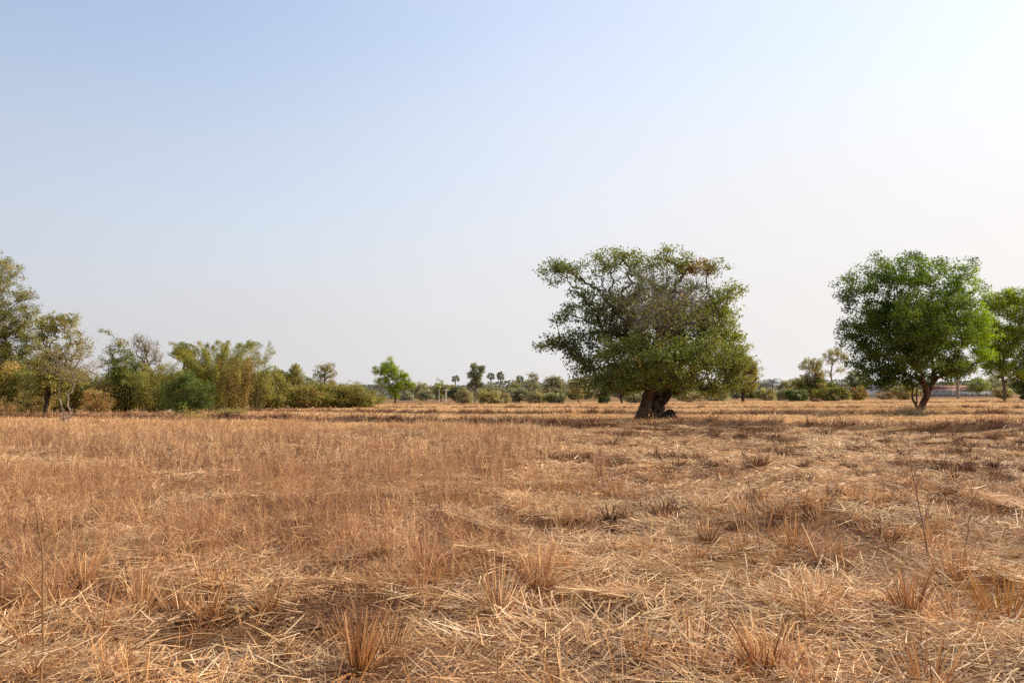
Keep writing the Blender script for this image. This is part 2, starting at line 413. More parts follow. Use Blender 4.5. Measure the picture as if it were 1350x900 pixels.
def build_ground():
    ys = [-40, -25, -15, -8, -4]; y = -2.0
    while y < 3500:
        ys.append(y); y += .13 if y < 12 else (.22 if y < 70 else (.35 if y < 125 else max(.8, y*.03)))
    hs = [0.0]; x = 0
    while x < 3500:
        x += .14 if x < 6 else (.3 if x < 28 else (.9 if x < 75 else x*.09)); hs.append(x)
    xs = np.array([-h for h in hs[:0:-1]] + hs); ys = np.array(ys)
    X, Y = np.meshgrid(xs, ys); Z = ground_z(X.ravel(), Y.ravel())
    V = np.stack([X.ravel(), Y.ravel(), Z], 1)
    nx, ny = len(xs), len(ys)
    i = np.arange(ny-1)[:, None]*nx + np.arange(nx-1)[None]
    Fc = np.stack([i, i+1, i+nx+1, i+nx], -1).reshape(-1, 4)
    m, nt, N, L = newmat('dry_paddy_soil')
    out = N('ShaderNodeOutputMaterial'); geo = N('ShaderNodeNewGeometry')
    def nz(scale, det=4, mapping=None, rough=.6):
        t = N('ShaderNodeTexNoise'); t.inputs['Scale'].default_value = scale; t.inputs['Detail'].default_value = det; t.inputs['Roughness'].default_value = rough
        src = geo.outputs['Position']
        if mapping:
            mp = N('ShaderNodeMapping'); mp.inputs['Scale'].default_value = mapping; L(src, mp.inputs[0]); src = mp.outputs[0]
        L(src, t.inputs['Vector']); return t.outputs['Fac']
    def ramp(f, a, b, p0=.35, p1=.65):
        r = N('ShaderNodeValToRGB'); r.color_ramp.elements[0].position = p0; r.color_ramp.elements[1].position = p1
        r.color_ramp.elements[0].color = (*a, 1); r.color_ramp.elements[1].color = (*b, 1); L(f, r.inputs[0]); return r.outputs[0]
    def mix(f, a, b):
        x = N('ShaderNodeMix'); x.data_type = 'RGBA'; L(a, x.inputs[6]); L(b, x.inputs[7])
        if isinstance(f, float): x.inputs[0].default_value = f
        else: L(f, x.inputs[0])
        return x.outputs[2]
    fine = nz(45, 6, rough=.75); mid = nz(2.2, 5); big = nz(.11, 4)
    c = ramp(fine, (.055, .028, .014), (.40, .24, .11), .32, .72)
    c2 = ramp(fine, (.05, .025, .013), (.27, .145, .065), .32, .72)
    c = mix(ramp(mid, (0, 0, 0), (1, 1, 1), .4, .62), c2, c)
    c3 = ramp(fine, (.17, .08, .035), (.42, .24, .10), .3, .7)
    c = mix(ramp(big, (0, 0, 0), (1, 1, 1), .42, .6), c, c3)
    at = N('ShaderNodeAttribute'); at.attribute_name = 'Col'
    c = mix(at.outputs['Fac'], c, ramp(fine, (.07, .036, .024), (.20, .105, .062), .3, .7))
    bp = N('ShaderNodeBump'); bp.inputs['Strength'].default_value = .7; bp.inputs['Distance'].default_value = .03; L(fine, bp.inputs['Height'])
    p = N('ShaderNodeBsdfPrincipled'); p.inputs['Roughness'].default_value = .95; p.inputs['Specular IOR Level'].default_value = .1
    L(c, p.inputs['Base Color']); L(bp.outputs[0], p.inputs['Normal']); L(p.outputs[0], out.inputs[0])
    bm_ = np.clip(bund(V[:, 0], V[:, 1])*3.2 - .25, 0, 1)*np.clip(fbm(V[:, 0]*.7, V[:, 1]*.9, 21)*2.4-.5, .15, .85)*np.where(V[:, 1] < 46, .9, .85)
    o = mesh('ground', V, Fc, m, None, np.repeat(bm_[:, None], 3, 1), smooth=True); o['kind'] = 'structure'
    # strip of pale dusty track in front of the bamboo
    pm = plain_material('pale_dust', (.50, .40, .31), .95, .15, .8)
    px = np.linspace(100, 470, 40); py = np.interp(px, [100, 160, 215, 300, 430, 470], [546, 544.6, 544.6, 543, 539, 538.2])
    V = []; 
    for a, b in zip(px, py):
        dd = dist(a, b); 
        for q in (0, 1.2, 2.4, 3.6):
            X = wx(a, dd); Y = dd + q + .35*math.sin(a*.09)
            V.append((X, Y, ground_z(X, Y) + .05 + (.07 if 0 < q < 3.6 else -.03)))
    i = np.arange(39)[:, None]*4 + np.arange(3)[None]
    o = mesh('path', np.array(V), np.stack([i, i+4, i+5, i+1], -1).reshape(-1, 4), pm, smooth=True); o['kind'] = 'structure'

# ------------------------------------------------------------------ straw and weeds
PALE = [((.80, .57, .31), 3), ((.67, .425, .195), 3), ((.49, .27, .11), 2.5), ((.26, .125, .055), 2.2), ((.92, .74, .49), 1.8)]
GOLD = [((.65, .395, .17), 3), ((.55, .295, .115), 4), ((.38, .185, .07), 3), ((.20, .092, .042), 1.5)]
RUST = [((.46, .25, .125), 3), ((.345, .175, .085), 4), ((.215, .102, .054), 3), ((.56, .35, .19), 2)]
DARK = [((.20, .10, .055), 3), ((.13, .066, .042), 3), ((.28, .15, .072), 2), ((.095, .056, .045), 1)]

def litter_mesh(name, size, n, wid, lo, hi, cols, seed, zmax=.05, clump=28):
    rng = R(seed); nc = max(1, n//clump)
    cc = rng.uniform(-size/2, size/2, (nc, 2)); ch = rng.uniform(0, 2*np.pi, nc); cz = rng.uniform(0, zmax*.8, nc)
    k = rng.integers(0, nc, n)
    b = np.zeros((n, 3)); b[:, :2] = cc[k] + rng.normal(size=(n, 2))*size*.09; b[:, 2] = cz[k] + rng.uniform(0, zmax*.6, n) + .004
    head = ch[k] + rng.normal(size=n)*.38 + (rng.random(n) < .15)*rng.uniform(0, 6, n)
    lean = rng.normal(1.5, .13, n)
    le = rng.uniform(lo, hi, n)*rng.uniform(.5, 1, n)
    ck = pick_cols(cols, nc, rng); c = pick_cols(cols, n, rng)*.5 + ck[k]*.5
    c = c*rng.uniform(.65, 1.2, (n, 1))
    V, Fc, C = blades(b, head, lean, le, wid*rng.uniform(.5, 1.3, n), rng.uniform(-.12, .16, n), rng.uniform(-.7, .7, n), c, 2, .6)
    V[:, 2] = np.maximum(V[:, 2], -.03)
    return mesh(name, V, Fc, STRAW, col=C, link=False)

def tuft_geo(n, h, wid, spread, cols, seed, lean=.35, broken=.25, r=.05):
    rng = R(seed)
    a = rng.uniform(0, 6.28, n); rr = r*rng.random(n)**.5
    b = np.stack([np.cos(a)*rr, np.sin(a)*rr, np.full(n, -.03)], 1)
    head = a + rng.normal(size=n)*.6
    ln = np.abs(rng.normal(size=n))*lean*.8 + rr/r*lean*.5
    le = h*rng.uniform(.45, 1.05, n)
    br = rng.random(n) < broken
    ln[br] += rng.uniform(.4, 1.0, br.sum()); 
    dr = np.where(br, rng.uniform(.1, .7, n), rng.uniform(0, .2, n))*spread
    c = pick_cols(cols, n, rng)*rng.uniform(.75, 1.2, (n, 1))
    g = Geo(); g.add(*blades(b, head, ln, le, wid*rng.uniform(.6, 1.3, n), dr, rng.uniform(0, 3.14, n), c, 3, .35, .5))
    return g

def weed_geo(h, nst, wid, cols, seed, spread=.12, fuzz=12):
    """thin dry stems that fork towards the top"""
    rng = R(seed); g = Geo()
    a = rng.uniform(0, 6.28, nst); b = np.stack([rng.normal(size=nst)*spread, rng.normal(size=nst)*spread, np.full(nst, -.03)], 1)
    ln = np.abs(rng.normal(size=nst))*.22; le = h*rng.uniform(.5, 1.05, nst)
    c = pick_cols(cols, nst, rng)
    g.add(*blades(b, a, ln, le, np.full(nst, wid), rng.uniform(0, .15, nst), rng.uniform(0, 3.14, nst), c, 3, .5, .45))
    m = nst*fuzz; k = np.repeat(np.arange(nst), fuzz); t = rng.uniform(.35, 1, m)
    q = b[k].copy(); q[:, 0] += np.cos(a[k])*np.sin(ln[k])*le[k]*t; q[:, 1] += np.sin(a[k])*np.sin(ln[k])*le[k]*t; q[:, 2] += np.cos(ln[k])*le[k]*t*.98
    g.add(*blades(q, rng.uniform(0, 6.28, m), rng.uniform(.3, 1.2, m), h*rng.uniform(.06, .3, m), np.full(m, wid*.7), rng.uniform(-.2, .3, m), rng.uniform(0, 3.14, m), c[k]*rng.uniform(.8, 1.3, (m, 1)), 2, .5))
    return g

_ng = None
def scatter(name, sources, pts, scale, seed, tilt=.12, zoff=0.0, label=None, cat=None):
    rng = R(seed); n = len(pts)
    P = np.zeros((n, 3)); P[:, :2] = pts; P[:, 2] = ground_z(P[:, 0], P[:, 1]) + zoff
    me = bpy.data.meshes.new(name); me.vertices.add(n); me.vertices.foreach_set('co', P.astype(np.float32).ravel())
    rot = np.stack([rng.normal(size=n)*tilt, rng.normal(size=n)*tilt, rng.uniform(0, 6.28, n)], 1).astype(np.float32)
    a = me.attributes.new('rot', 'FLOAT_VECTOR', 'POINT'); a.data.foreach_set('vector', rot.ravel())
    a = me.attributes.new('scl', 'FLOAT', 'POINT'); a.data.foreach_set('value', np.asarray(scale, np.float32))
    a = me.attributes.new('idx', 'INT', 'POINT'); a.data.foreach_set('value', rng.integers(0, len(sources), n).astype(np.int32))
    o = bpy.data.objects.new(name, me); COL.objects.link(o); tag(o, label, cat, None, 'stuff')
    c = bpy.data.collections.new(name + '_blades')
    for s in sources: c.objects.link(s)
    ng = bpy.data.node_groups.new(name + '_scatter', 'GeometryNodeTree')
    ng.interface.new_socket('Geometry', in_out='INPUT', socket_type='NodeSocketGeometry')
    ng.interface.new_socket('Geometry', in_out='OUTPUT', socket_type='NodeSocketGeometry')
    N = ng.nodes.new; L = ng.links.new
    gi = N('NodeGroupInput'); go = N('NodeGroupOutput'); ip = N('GeometryNodeInstanceOnPoints'); ci = N('GeometryNodeCollectionInfo')
    ci.inputs['Collection'].default_value = c; ci.inputs['Separate Children'].default_value = True; ci.inputs['Reset Children'].default_value = True
    def attr(nm, ty):
        q = N('GeometryNodeInputNamedAttribute'); q.data_type = ty; q.inputs['Name'].default_value = nm; return q.outputs['Attribute']
    e = N('FunctionNodeEulerToRotation'); L(attr('rot', 'FLOAT_VECTOR'), e.inputs[0])
    L(gi.outputs[0], ip.inputs['Points']); L(ci.outputs[0], ip.inputs['Instance']); ip.inputs['Pick Instance'].default_value = True
    L(attr('idx', 'INT'), ip.inputs['Instance Index']); L(e.outputs[0], ip.inputs['Rotation']); L(attr('scl', 'FLOAT'), ip.inputs['Scale'])
    L(ip.outputs[0], go.inputs[0])
    md = o.modifiers.new('scatter', 'NODES'); md.node_group = ng
    return o

def field_pts(y0, y1, dens, seed, margin=.72, pad=2.5):
    """uniform random points in the wedge in front of the camera"""
    rng = R(seed); wmax = y1*margin + pad
    n = int(dens*(y1-y0)*2*wmax); y = rng.uniform(y0, y1, n); x = rng.uniform(-wmax, wmax, n)
    k = np.abs(x) < y*margin + pad
    return np.stack([x[k], y[k]], 1)
def keep(p, prob, seed): return p[R(seed).random(len(p)) < prob]

def weedy(p):
    """1 in the fuzzy weedy part at the left, 0 in the cut straw at the right"""
    px = 675 + p[:, 0]/p[:, 1]*F
    edge = 760 + (fbm(p[:, 0]*.25, p[:, 1]*.25, 77)-.5)*420 - np.clip((p[:, 1]-16)*9, 0, 260)
    w = 1/(1 + np.exp((px - edge)/45))
    w *= np.clip((p[:, 1]-4.4)/3.6 + (fbm(p[:, 0]*.6, p[:, 1]*.6, 91)-.5)*1.2, 0, 1)
    return w

def build_straw():
    fineA = [litter_mesh('straw_litter', 1.2, 1500, .0076, .08, .38, PALE, 10+k, .06, 12) for k in range(8)]
    deb = [litter_mesh('straw_debris', 1.2, 1500, .0055, .04, .2, DARK + RUST[1:3] + GOLD[2:3], 210+k, .03, 10) for k in range(5)]
    p = field_pts(2.5, 14, 1.6, 61); scatter('straw_debris', deb, p, R(62).uniform(.8, 1.2, len(p)), 63, .06, -.012)
    p = field_pts(2.5, 13, 2.0, 1)
    w = weedy(p); p = keep(p, (1 - .5*w)*np.clip((fbm(p[:, 0]*.75, p[:, 1]*.75, 303)-.34)*4.5, .62, 1), 2)
    scatter('straw_litter_near', fineA, p, R(3).uniform(.8, 1.2, len(p)), 4, .1, -.01)
    fineB = [litter_mesh('straw_litter', 2.4, 1700, .017, .08, .32, PALE, 30+k, .05, 10) for k in range(6)]
    deb = [litter_mesh('straw_debris', 2.4, 1500, .014, .08, .3, DARK + RUST + GOLD[2:], 220+k, .04, 8) for k in range(5)]
    p = field_pts(12, 40, .35, 64); p = p[bund(p[:, 0], p[:, 1]) < .12]; p = keep(p, .3 + .7*weedy(p), 67); scatter('straw_debris_middle', deb, p, R(65).uniform(.8, 1.2, len(p)), 66, .04, -.012)
    p = field_pts(12, 40, .62, 5); w = weedy(p); p = keep(p, (1 - .6*w)*np.clip((fbm(p[:, 0]*.45, p[:, 1]*.4, 304)-.34)*4.5 + .6*(1-w), .3, 1), 6)
    b = bund(p[:, 0], p[:, 1]); p = p[b < .12]
    scatter('straw_litter_middle', fineB, p, R(7).uniform(.8, 1.2, len(p)), 8, .06, -.01)
    fineC = [litter_mesh('straw_litter', 5, 1500, .03, .3, .8, [((.78, .53, .25), 3), ((.70, .45, .20), 3), ((.56, .33, .13), 2), ((.86, .66, .40), 1)], 50+k, .05) for k in range(5)]
    p = field_pts(37, 150, .26, 9); b = bund(p[:, 0], p[:, 1]); p = p[b < .12]
    scatter('straw_litter_far', fineC, p, R(10).uniform(.8, 1.2, len(p)), 11, .02, -.01)
    # stubble
    st = [tuft_geo(int(R(100+k).integers(30, 64)), R(200+k).uniform(.18, .38), .0074, 1.4, PALE[:3] + GOLD*2, 60+k, .42, .34).build('stubble', STRAW, link=False) for k in range(12)]
    p = field_pts(2.5, 14, 6.0, 12); f = fbm(p[:, 0]*.8, p[:, 1]*.8, 44); p = keep(p, np.clip((f-.38)*6, .1, 1), 13)
    scatter('stubble_near', st, p, R(14).uniform(.55, 1.35, len(p)), 15, .15, .04)
    stm = [tuft_geo(int(R(300+k).integers(14, 26)), R(400+k).uniform(.2, .4), .014, 1, GOLD + RUST + DARK[:2], 80+k, .45, .4).build('stubble', STRAW, link=False) for k in range(10)]
    p = field_pts(13, 40, 4.0, 16); f = fbm(p[:, 0]*.6, p[:, 1]*.5, 45); p = keep(p, np.clip((f-.42)*6, .08, 1), 17)
    p = p[bund(p[:, 0], p[:, 1]) < .1]
    scatter('stubble_middle', stm, p, R(18).uniform(.6, 1.35, len(p))*(.5+.5*weedy(p)), 19, .15)
    stf = [tuft_geo(16, R(500+k).uniform(.08, .15), .03, 1, [((.74, .48, .20), 3), ((.64, .38, .15), 2), ((.82, .60, .33), 1)], 120+k, r=.12).build('stubble', STRAW, link=False) for k in range(8)]
    p = field_pts(38, 150, 1.1, 20); p = p[bund(p[:, 0], p[:, 1]) < .1]
    scatter('stubble_far', stf, p, R(21).uniform(.7, 1.4, len(p)), 22, .15)
    # short dark stubs in the cut straw
    sd = [tuft_geo(75, R(550+k).uniform(.15, .26), .012, 1.3, [((.15, .075, .04), 3), ((.09, .045, .028), 3), ((.24, .125, .06), 2), ((.36, .19, .08), 1)], 240+k, .6, .25, .10).build('stubble', STRAW, link=False) for k in range(8)]
    p = field_pts(8, 40, 2.0, 51); w = weedy(p); p = keep(p, (1 - w)*np.clip(fbm(p[:, 0]*.4, p[:, 1]*.4, 52)*2.4-.2, .4, 1), 53); p = p[bund(p[:, 0], p[:, 1]) < .1]
    scatter('stubble_dark', sd, p, R(54).uniform(.55, 1.35, len(p)), 55, .15, .07)
    # fine dry weeds of the left part
    wd = [weed_geo(R(600+k).uniform(.4, .75), 7, .0034, RUST + [PALE[1]], 140+k, fuzz=10).build('dry_weed', STRAW, link=False) for k in range(9)]
    p = field_pts(4.5, 16, 16, 23); w = weedy(p); p = keep(p, w*np.clip(fbm(p[:, 0]*.9, p[:, 1]*.9, 301)*3.6-1.1, .08, 1), 24)
    scatter('dry_weeds_near', wd, p, R(25).uniform(.6, 1.1, len(p))*(.5+fbm(p[:, 0]*.9, p[:, 1]*.9, 301)), 26, .2)
    wm = [weed_geo(R(700+k).uniform(.42, .75), 8, .0065, RUST + PALE[:2], 160+k, .2, 8).build('dry_weed', STRAW, link=False) for k in range(8)]
    p = field_pts(15, 44, 7.0, 27); w = weedy(p); p = keep(p, w*np.clip(fbm(p[:, 0]*.5, p[:, 1]*.4, 302)*3.6-1.1, .08, 1), 28)
    scatter('dry_weeds_middle', wm, p, R(29).uniform(.6, 1.15, len(p))*(.45+1.1*fbm(p[:, 0]*.5, p[:, 1]*.4, 302)), 30, .2)
    wf = [weed_geo(R(710+k).uniform(.35, .6), 9, .016, RUST + PALE[:2], 170+k, .3, 6).build('dry_weed', STRAW, link=False) for k in range(6)]
    p = field_pts(43, 75, 2.2, 31); px = 675 + p[:, 0]/p[:, 1]*F; p = keep(p, 1/(1+np.exp((px-420)/60)), 32)
    scatter('dry_weeds_far', wf, p, R(33).uniform(.6, 1.2, len(p)), 34, .2)
    # grass on the bunds
    bg = [tuft_geo(34, R(800+k).uniform(.24, .46), .017, 1.2, DARK + RUST[:3], 180+k, .5, .3, .16).build('bund_grass', STRAW, link=False) for k in range(8)]
    p = field_pts(28, 150, 13.0, 35); b = bund(p[:, 0], p[:, 1]); p = keep(p, np.clip((b-.06)*8, 0, 1)*np.clip(fbm(p[:, 0]*.6, p[:, 1]*.8, 66)*3-.7, .3, 1)*np.where(p[:, 1] < 46, 1, .85), 36)
    scatter('bund_grass', bg, p, R(37).uniform(.6, 1.3, len(p))*np.clip(1.45 - p[:, 1]/140, .6, 1.12), 38, .2)

# ------------------------------------------------------------------ world, sun, camera
SUN_AZ, SUN_EL = math.radians(82), math.radians(34)
HAZE_AWAY = (5.1, 5.0, 5.35, 1); HAZE_SUN = (8.45, 8.15, 7.85, 1); SKY_TINT = (1.88, 1.82, 1.76)
def build_light():
    w = bpy.data.worlds.new('World'); S.world = w; w.use_nodes = True
    nt = w.node_tree; N = nt.nodes.new; L = nt.links.new
    bg = nt.nodes['Background']; sky = N('ShaderNodeTexSky'); sky.sky_type = 'NISHITA'; sky.sun_disc = False
    sky.sun_elevation = SUN_EL; sky.sun_rotation = SUN_AZ; sky.altitude = 0; sky.air_density = 1.0; sky.dust_density = 1.0; sky.ozone_density = 1.2
    # dusty dry-season haze: thick and pale near the horizon, brighter towards the sun
    tc = N('ShaderNodeTexCoord'); sx = N('ShaderNodeSeparateXYZ'); L(tc.outputs['Generated'], sx.inputs[0])
    def mrange(src, a, b, c, d, smooth=False):
        m = N('ShaderNodeMapRange'); m.inputs[1].default_value = a; m.inputs[2].default_value = b; m.inputs[3].default_value = c; m.inputs[4].default_value = d
        if smooth: m.interpolation_type = 'SMOOTHSTEP'
        L(src, m.inputs[0]); return m.outputs[0]
    dot = N('ShaderNodeVectorMath'); dot.operation = 'DOT_PRODUCT'; L(tc.outputs['Generated'], dot.inputs[0])
    dot.inputs[1].default_value = (math.sin(SUN_AZ)*math.cos(SUN_EL), math.cos(SUN_AZ)*math.cos(SUN_EL), math.sin(SUN_EL))
    sunw = mrange(dot.outputs['Value'], -.35, .8, 0, 1)
    def mixc(f, a, b):
        x = N('ShaderNodeMix'); x.data_type = 'RGBA'
        for i, v in ((0, f), (6, a), (7, b)):
            if isinstance(v, (tuple, float)): x.inputs[i].default_value = v
            else: L(v, x.inputs[i])
        return x.outputs[2]
    hz = mixc(sunw, HAZE_AWAY, HAZE_SUN)
    gain = N('ShaderNodeVectorMath'); gain.operation = 'MULTIPLY'; L(sky.outputs[0], gain.inputs[0]); gain.inputs[1].default_value = SKY_TINT
    g2 = N('ShaderNodeVectorMath'); g2.operation = 'SCALE'; L(gain.outputs[0], g2.inputs[0]); L(mrange(sunw, 0, .6, .88, 1.42), g2.inputs['Scale'])
    f0 = mrange(sx.outputs['Z'], -.02, .52, .97, .22, True)
    mpn = N('ShaderNodeMapping'); mpn.inputs['Scale'].default_value = (1.2, 1.2, 5.5); L(tc.outputs['Generated'], mpn.inputs[0])
    nzs = N('ShaderNodeTexNoise'); nzs.inputs['Scale'].default_value = 1.6; nzs.inputs['Detail'].default_value = 5; L(mpn.outputs[0], nzs.inputs['Vector'])
    fn = N('ShaderNodeMath'); fn.operation = 'ADD'; L(f0, fn.inputs[0]); L(mrange(nzs.outputs['Fac'], .3, .7, -.045, .045), fn.inputs[1]); f0 = fn.outputs[0]
    inv = N('ShaderNodeMath'); inv.operation = 'SUBTRACT'; inv.use_clamp = True; inv.inputs[0].default_value = 1; L(f0, inv.inputs[1])
    pw = N('ShaderNodeMath'); pw.operation = 'POWER'; L(inv.outputs[0], pw.inputs[0]); L(mrange(sunw, .25, 1.05, 1, 3.0, True), pw.inputs[1])
    fa = N('ShaderNodeMath'); fa.operation = 'SUBTRACT'; fa.inputs[0].default_value = 1; L(pw.outputs[0], fa.inputs[1])
    L(mixc(fa.outputs[0], g2.outputs[0], hz), bg.inputs[0]); bg.inputs[1].default_value = .12
    l = bpy.data.lights.new('sun', 'SUN'); l.energy = 5.0; l.angle = math.radians(.6); l.color = (1, .90, .74)
    o = bpy.data.objects.new('sun', l); COL.objects.link(o)
    dv = Vector((math.sin(SUN_AZ)*math.cos(SUN_EL), math.cos(SUN_AZ)*math.cos(SUN_EL), math.sin(SUN_EL)))
    o.rotation_euler = dv.to_track_quat('Z', 'Y').to_euler(); o.location = dv*60
def build_camera():
    c = bpy.data.cameras.new('camera'); c.sensor_width = 36; c.lens = F/1350*36; c.clip_end = 9000; c.clip_start = .05
    o = bpy.data.objects.new('camera', c); COL.objects.link(o); S.camera = o
    o.matrix_world = Matrix.Translation((0, 0, H)) @ Matrix.Rotation(math.pi/2 + PITCH, 4, 'X') @ Matrix.Rotation(-ROLL, 4, 'Z')
    S.view_settings.view_transform = 'Standard'; S.view_settings.look = 'None'; S.view_settings.exposure = 0; S.view_settings.gamma = 1
    S.render.engine = 'CYCLES'; S.cycles.use_denoising = False; S.cycles.max_bounces = 8; S.cycles.transparent_max_bounces = 4

build_light(); build_camera(); build_ground(); build_straw()
# ------------------------------------------------------------------ leaf palettes (linear)
DKG = [((.033, .055, .012), 4), ((.046, .069, .014), 3), ((.066, .088, .018), 1)]
MIDG = [((.080, .098, .024), 4), ((.10, .115, .03), 3), ((.06, .078, .022), 2)]
FIG = [((.072, .092, .026), 4), ((.094, .112, .03), 3), ((.054, .070, .024), 2), ((.14, .11, .04), .4)]
BRT = [((.125, .165, .025), 4), ((.105, .14, .024), 3), ((.15, .185, .034), 1.5)]
OLV = [((.128, .126, .045), 4), ((.155, .148, .052), 3), ((.10, .104, .038), 2), ((.19, .15, .06), 1)]
YGR = [((.160, .160, .056), 4), ((.135, .142, .052), 3), ((.195, .175, .068), 2)]
GLD = [((.215, .155, .07), 4), ((.175, .12, .055), 3), ((.175, .155, .06), 3), ((.27, .20, .10), 1)]
BRN = [((.20, .135, .065), 3), ((.15, .105, .05), 3), ((.14, .12, .05), 2)]
GRY = [((.19, .165, .12), 3), ((.14, .13, .085), 3), ((.11, .115, .06), 2)]
HAZG = [((.16, .168, .152), 3), ((.14, .153, .135), 3), ((.18, .185, .165), 1)]  # far-tree palettes: distance haze mixed into the leaf colour
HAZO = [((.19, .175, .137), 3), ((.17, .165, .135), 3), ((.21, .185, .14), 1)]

def fig_tree():
    """the big spreading tree on two leaning trunks"""
    d = dist(860, 555.5); bx = wx(862, d); z0 = ground_z(bx, d); rng = R(42)
    root = empty('fig_tree', (bx, d, z0), 'big spreading tree on two leaning dark trunks with thin bare twigs showing at its centre', 'tree')
    off = np.array([bx, d, z0])
    lob = [(752, 360, 42, 17, {'dy': 0, 'col': (.095, .115, .03)}), (735, 350, 20, 9), (812, 342, 46, 20, {'col': (.11, .125, .032)}), (880, 345, 52, 20, {'leaf': .8, 'col': (.11, .12, .03)}),  # lobe colours paint the sunlit right and top, darker left, into the leaves
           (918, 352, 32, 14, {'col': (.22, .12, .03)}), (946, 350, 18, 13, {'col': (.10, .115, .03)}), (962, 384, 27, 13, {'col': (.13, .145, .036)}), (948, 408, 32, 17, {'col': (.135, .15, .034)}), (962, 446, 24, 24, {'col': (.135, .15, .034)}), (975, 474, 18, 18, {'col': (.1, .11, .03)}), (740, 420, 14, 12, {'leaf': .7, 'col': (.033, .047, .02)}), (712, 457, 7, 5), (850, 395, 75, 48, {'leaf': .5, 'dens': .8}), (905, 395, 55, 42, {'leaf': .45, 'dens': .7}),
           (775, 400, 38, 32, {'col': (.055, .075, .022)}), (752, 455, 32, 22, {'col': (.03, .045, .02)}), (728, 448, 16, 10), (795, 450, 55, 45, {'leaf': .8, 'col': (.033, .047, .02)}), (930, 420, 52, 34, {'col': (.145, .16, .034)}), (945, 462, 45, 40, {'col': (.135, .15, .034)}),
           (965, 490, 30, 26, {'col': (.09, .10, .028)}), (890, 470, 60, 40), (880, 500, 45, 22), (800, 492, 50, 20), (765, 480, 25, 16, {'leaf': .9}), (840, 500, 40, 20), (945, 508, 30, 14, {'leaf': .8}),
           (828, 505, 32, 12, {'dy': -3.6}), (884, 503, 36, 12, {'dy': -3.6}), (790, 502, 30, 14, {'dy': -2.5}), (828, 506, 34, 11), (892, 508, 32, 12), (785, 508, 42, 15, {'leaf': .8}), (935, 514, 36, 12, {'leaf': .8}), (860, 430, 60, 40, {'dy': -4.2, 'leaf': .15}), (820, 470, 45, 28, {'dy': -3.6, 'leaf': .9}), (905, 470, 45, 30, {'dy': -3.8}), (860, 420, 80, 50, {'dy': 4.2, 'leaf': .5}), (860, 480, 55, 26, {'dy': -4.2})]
    lw = lobes_world(lob, d)
    lw = [(c, np.array([r[0], min(max(r[1], 1.3), 3.2), r[2]]), o) for c, r, o in lw]
    att, li = sample_lobes(lw, 2000, rng, .3)
    W = lambda px, py, dy=0: [wx(px, d), d+dy, wz(px, py, d)]
    stL = np.array([W(841, 557), W(845.5, 545), W(851, 530, .1), W(857, 515, .1), W(857, 500, .2), W(850, 480, .2), W(835, 455, 0)])
    stR = np.array([W(868, 557, .5), W(868.5, 545, .5), W(869, 530, .5), W(874, 515, .6), W(884, 500, .7), W(895, 478, .5), W(905, 455, .4)])
    st = np.vstack([stL, stR]); sp = np.array([-1, 0, 1, 2, 3, 4, 5, -1, 7, 8, 9, 10, 11, 12])
    P, par = grow(st, sp, att, .28)
    rad = np.array([.36, .31, .285, .28, .28, .25, .2, .46, .37, .32, .34, .34, .28, .2])
    g, r, cnt = branch_geo(P, par, .4, .011, rng, .07, rad)
    V, F_, = [], []
    # bare fine twigs in the middle of the crown
    cen = np.array([W(870, 400)]); dd = np.abs((P-cen)/np.array([[3.3, 5, 2.0]])).max(1)
    ti = np.where((dd < 1) & (np.arange(len(P)) >= 14))[0]; ti = np.repeat(ti, 8); n = len(ti)
    tv, tf, _ = blades(P[ti], rng.uniform(0, 6.28, n), rng.uniform(.2, 1.5, n), rng.uniform(.4, 1.2, n), np.full(n, .022), rng.uniform(-.3, .3, n), rng.uniform(0, 3.14, n), np.zeros((n, 3)), 3, .3)
    tg = mesh('twig', tv - off, tf, TWIG); 
    # trunks: the two lowest chains plus buttress roots become parts of their own
    for nm, pts, rr, sd in (('trunk', stL[:6], rad[:6], 1), ('trunk', stR[:6], rad[7:13], 2)):
        q = R(sd); C, r2 = catmull(pts, rr, 6); sides = 28
        Vt, Ft = tube(C, r2, sides); Vt = Vt.reshape(-1, sides, 3); a = np.arange(sides)/sides*2*np.pi
        ph = q.uniform(0, 6.28, 4)
        hgt = (Vt[:, :, 2]-z0).clip(0)
        k = 1 + .13*np.sin(3*a+ph[0])[None] + .09*np.sin(5*a+ph[1]+C[:, 2:3]*.5) + .05*np.sin(9*a+ph[2]+C[:, 2:3])
        k = k + np.exp(-hgt/.3)*(.22 + .3*np.sin(4*a+ph[3])[None].clip(0))
        Vt = C[:, None] + (Vt - C[:, None])*k[..., None]
        Vt[:3, :, 2] = np.minimum(Vt[:3, :, 2], z0 + np.array([-.1, .02, .15])[:, None] + 0*Vt[:3, :, 2])
        mesh(nm, Vt.reshape(-1, 3) - off, Ft, BARKR if sd == 1 else BARKD, root, smooth=True)
    # old root stump and the looping limb on the right trunk
    gs = Geo()
    for pts, rr in (([W(873, 555, .3), W(880, 549, .2), W(884, 545, .2), W(887, 556, .1)], [.3, .34, .26, .3]), ([W(872, 556, .2), W(878, 553, 0), W(888, 557, 0)], [.3, .3, .15])):
        C, r2 = catmull(np.array(pts), np.array(rr), 6); C = C + R(5).normal(size=C.shape)*.03; gs.add(*tube(C, r2, 12))
    for k, v in enumerate(gs.V): gs.V[k] = v - off
    gs.build('root_stump', BARKD, root, smooth=True)
    gl = Geo(); C, r2 = catmull(np.array([W(873, 531, .3), W(879, 525, .2), W(883, 516, .2), W(884, 507, .4), W(886, 495, .6)]), np.array([.2, .17, .17, .18, .2]), 6); gl.add(*tube(C, r2, 10))
    for k, v in enumerate(gl.V): gl.V[k] = v - off
    gl.build('limb', BARKD, root, smooth=True)
    for k, v in enumerate(g.V): g.V[k] = v - off
    g.build('branch', TWIG2, root, smooth=True); tg.parent = root
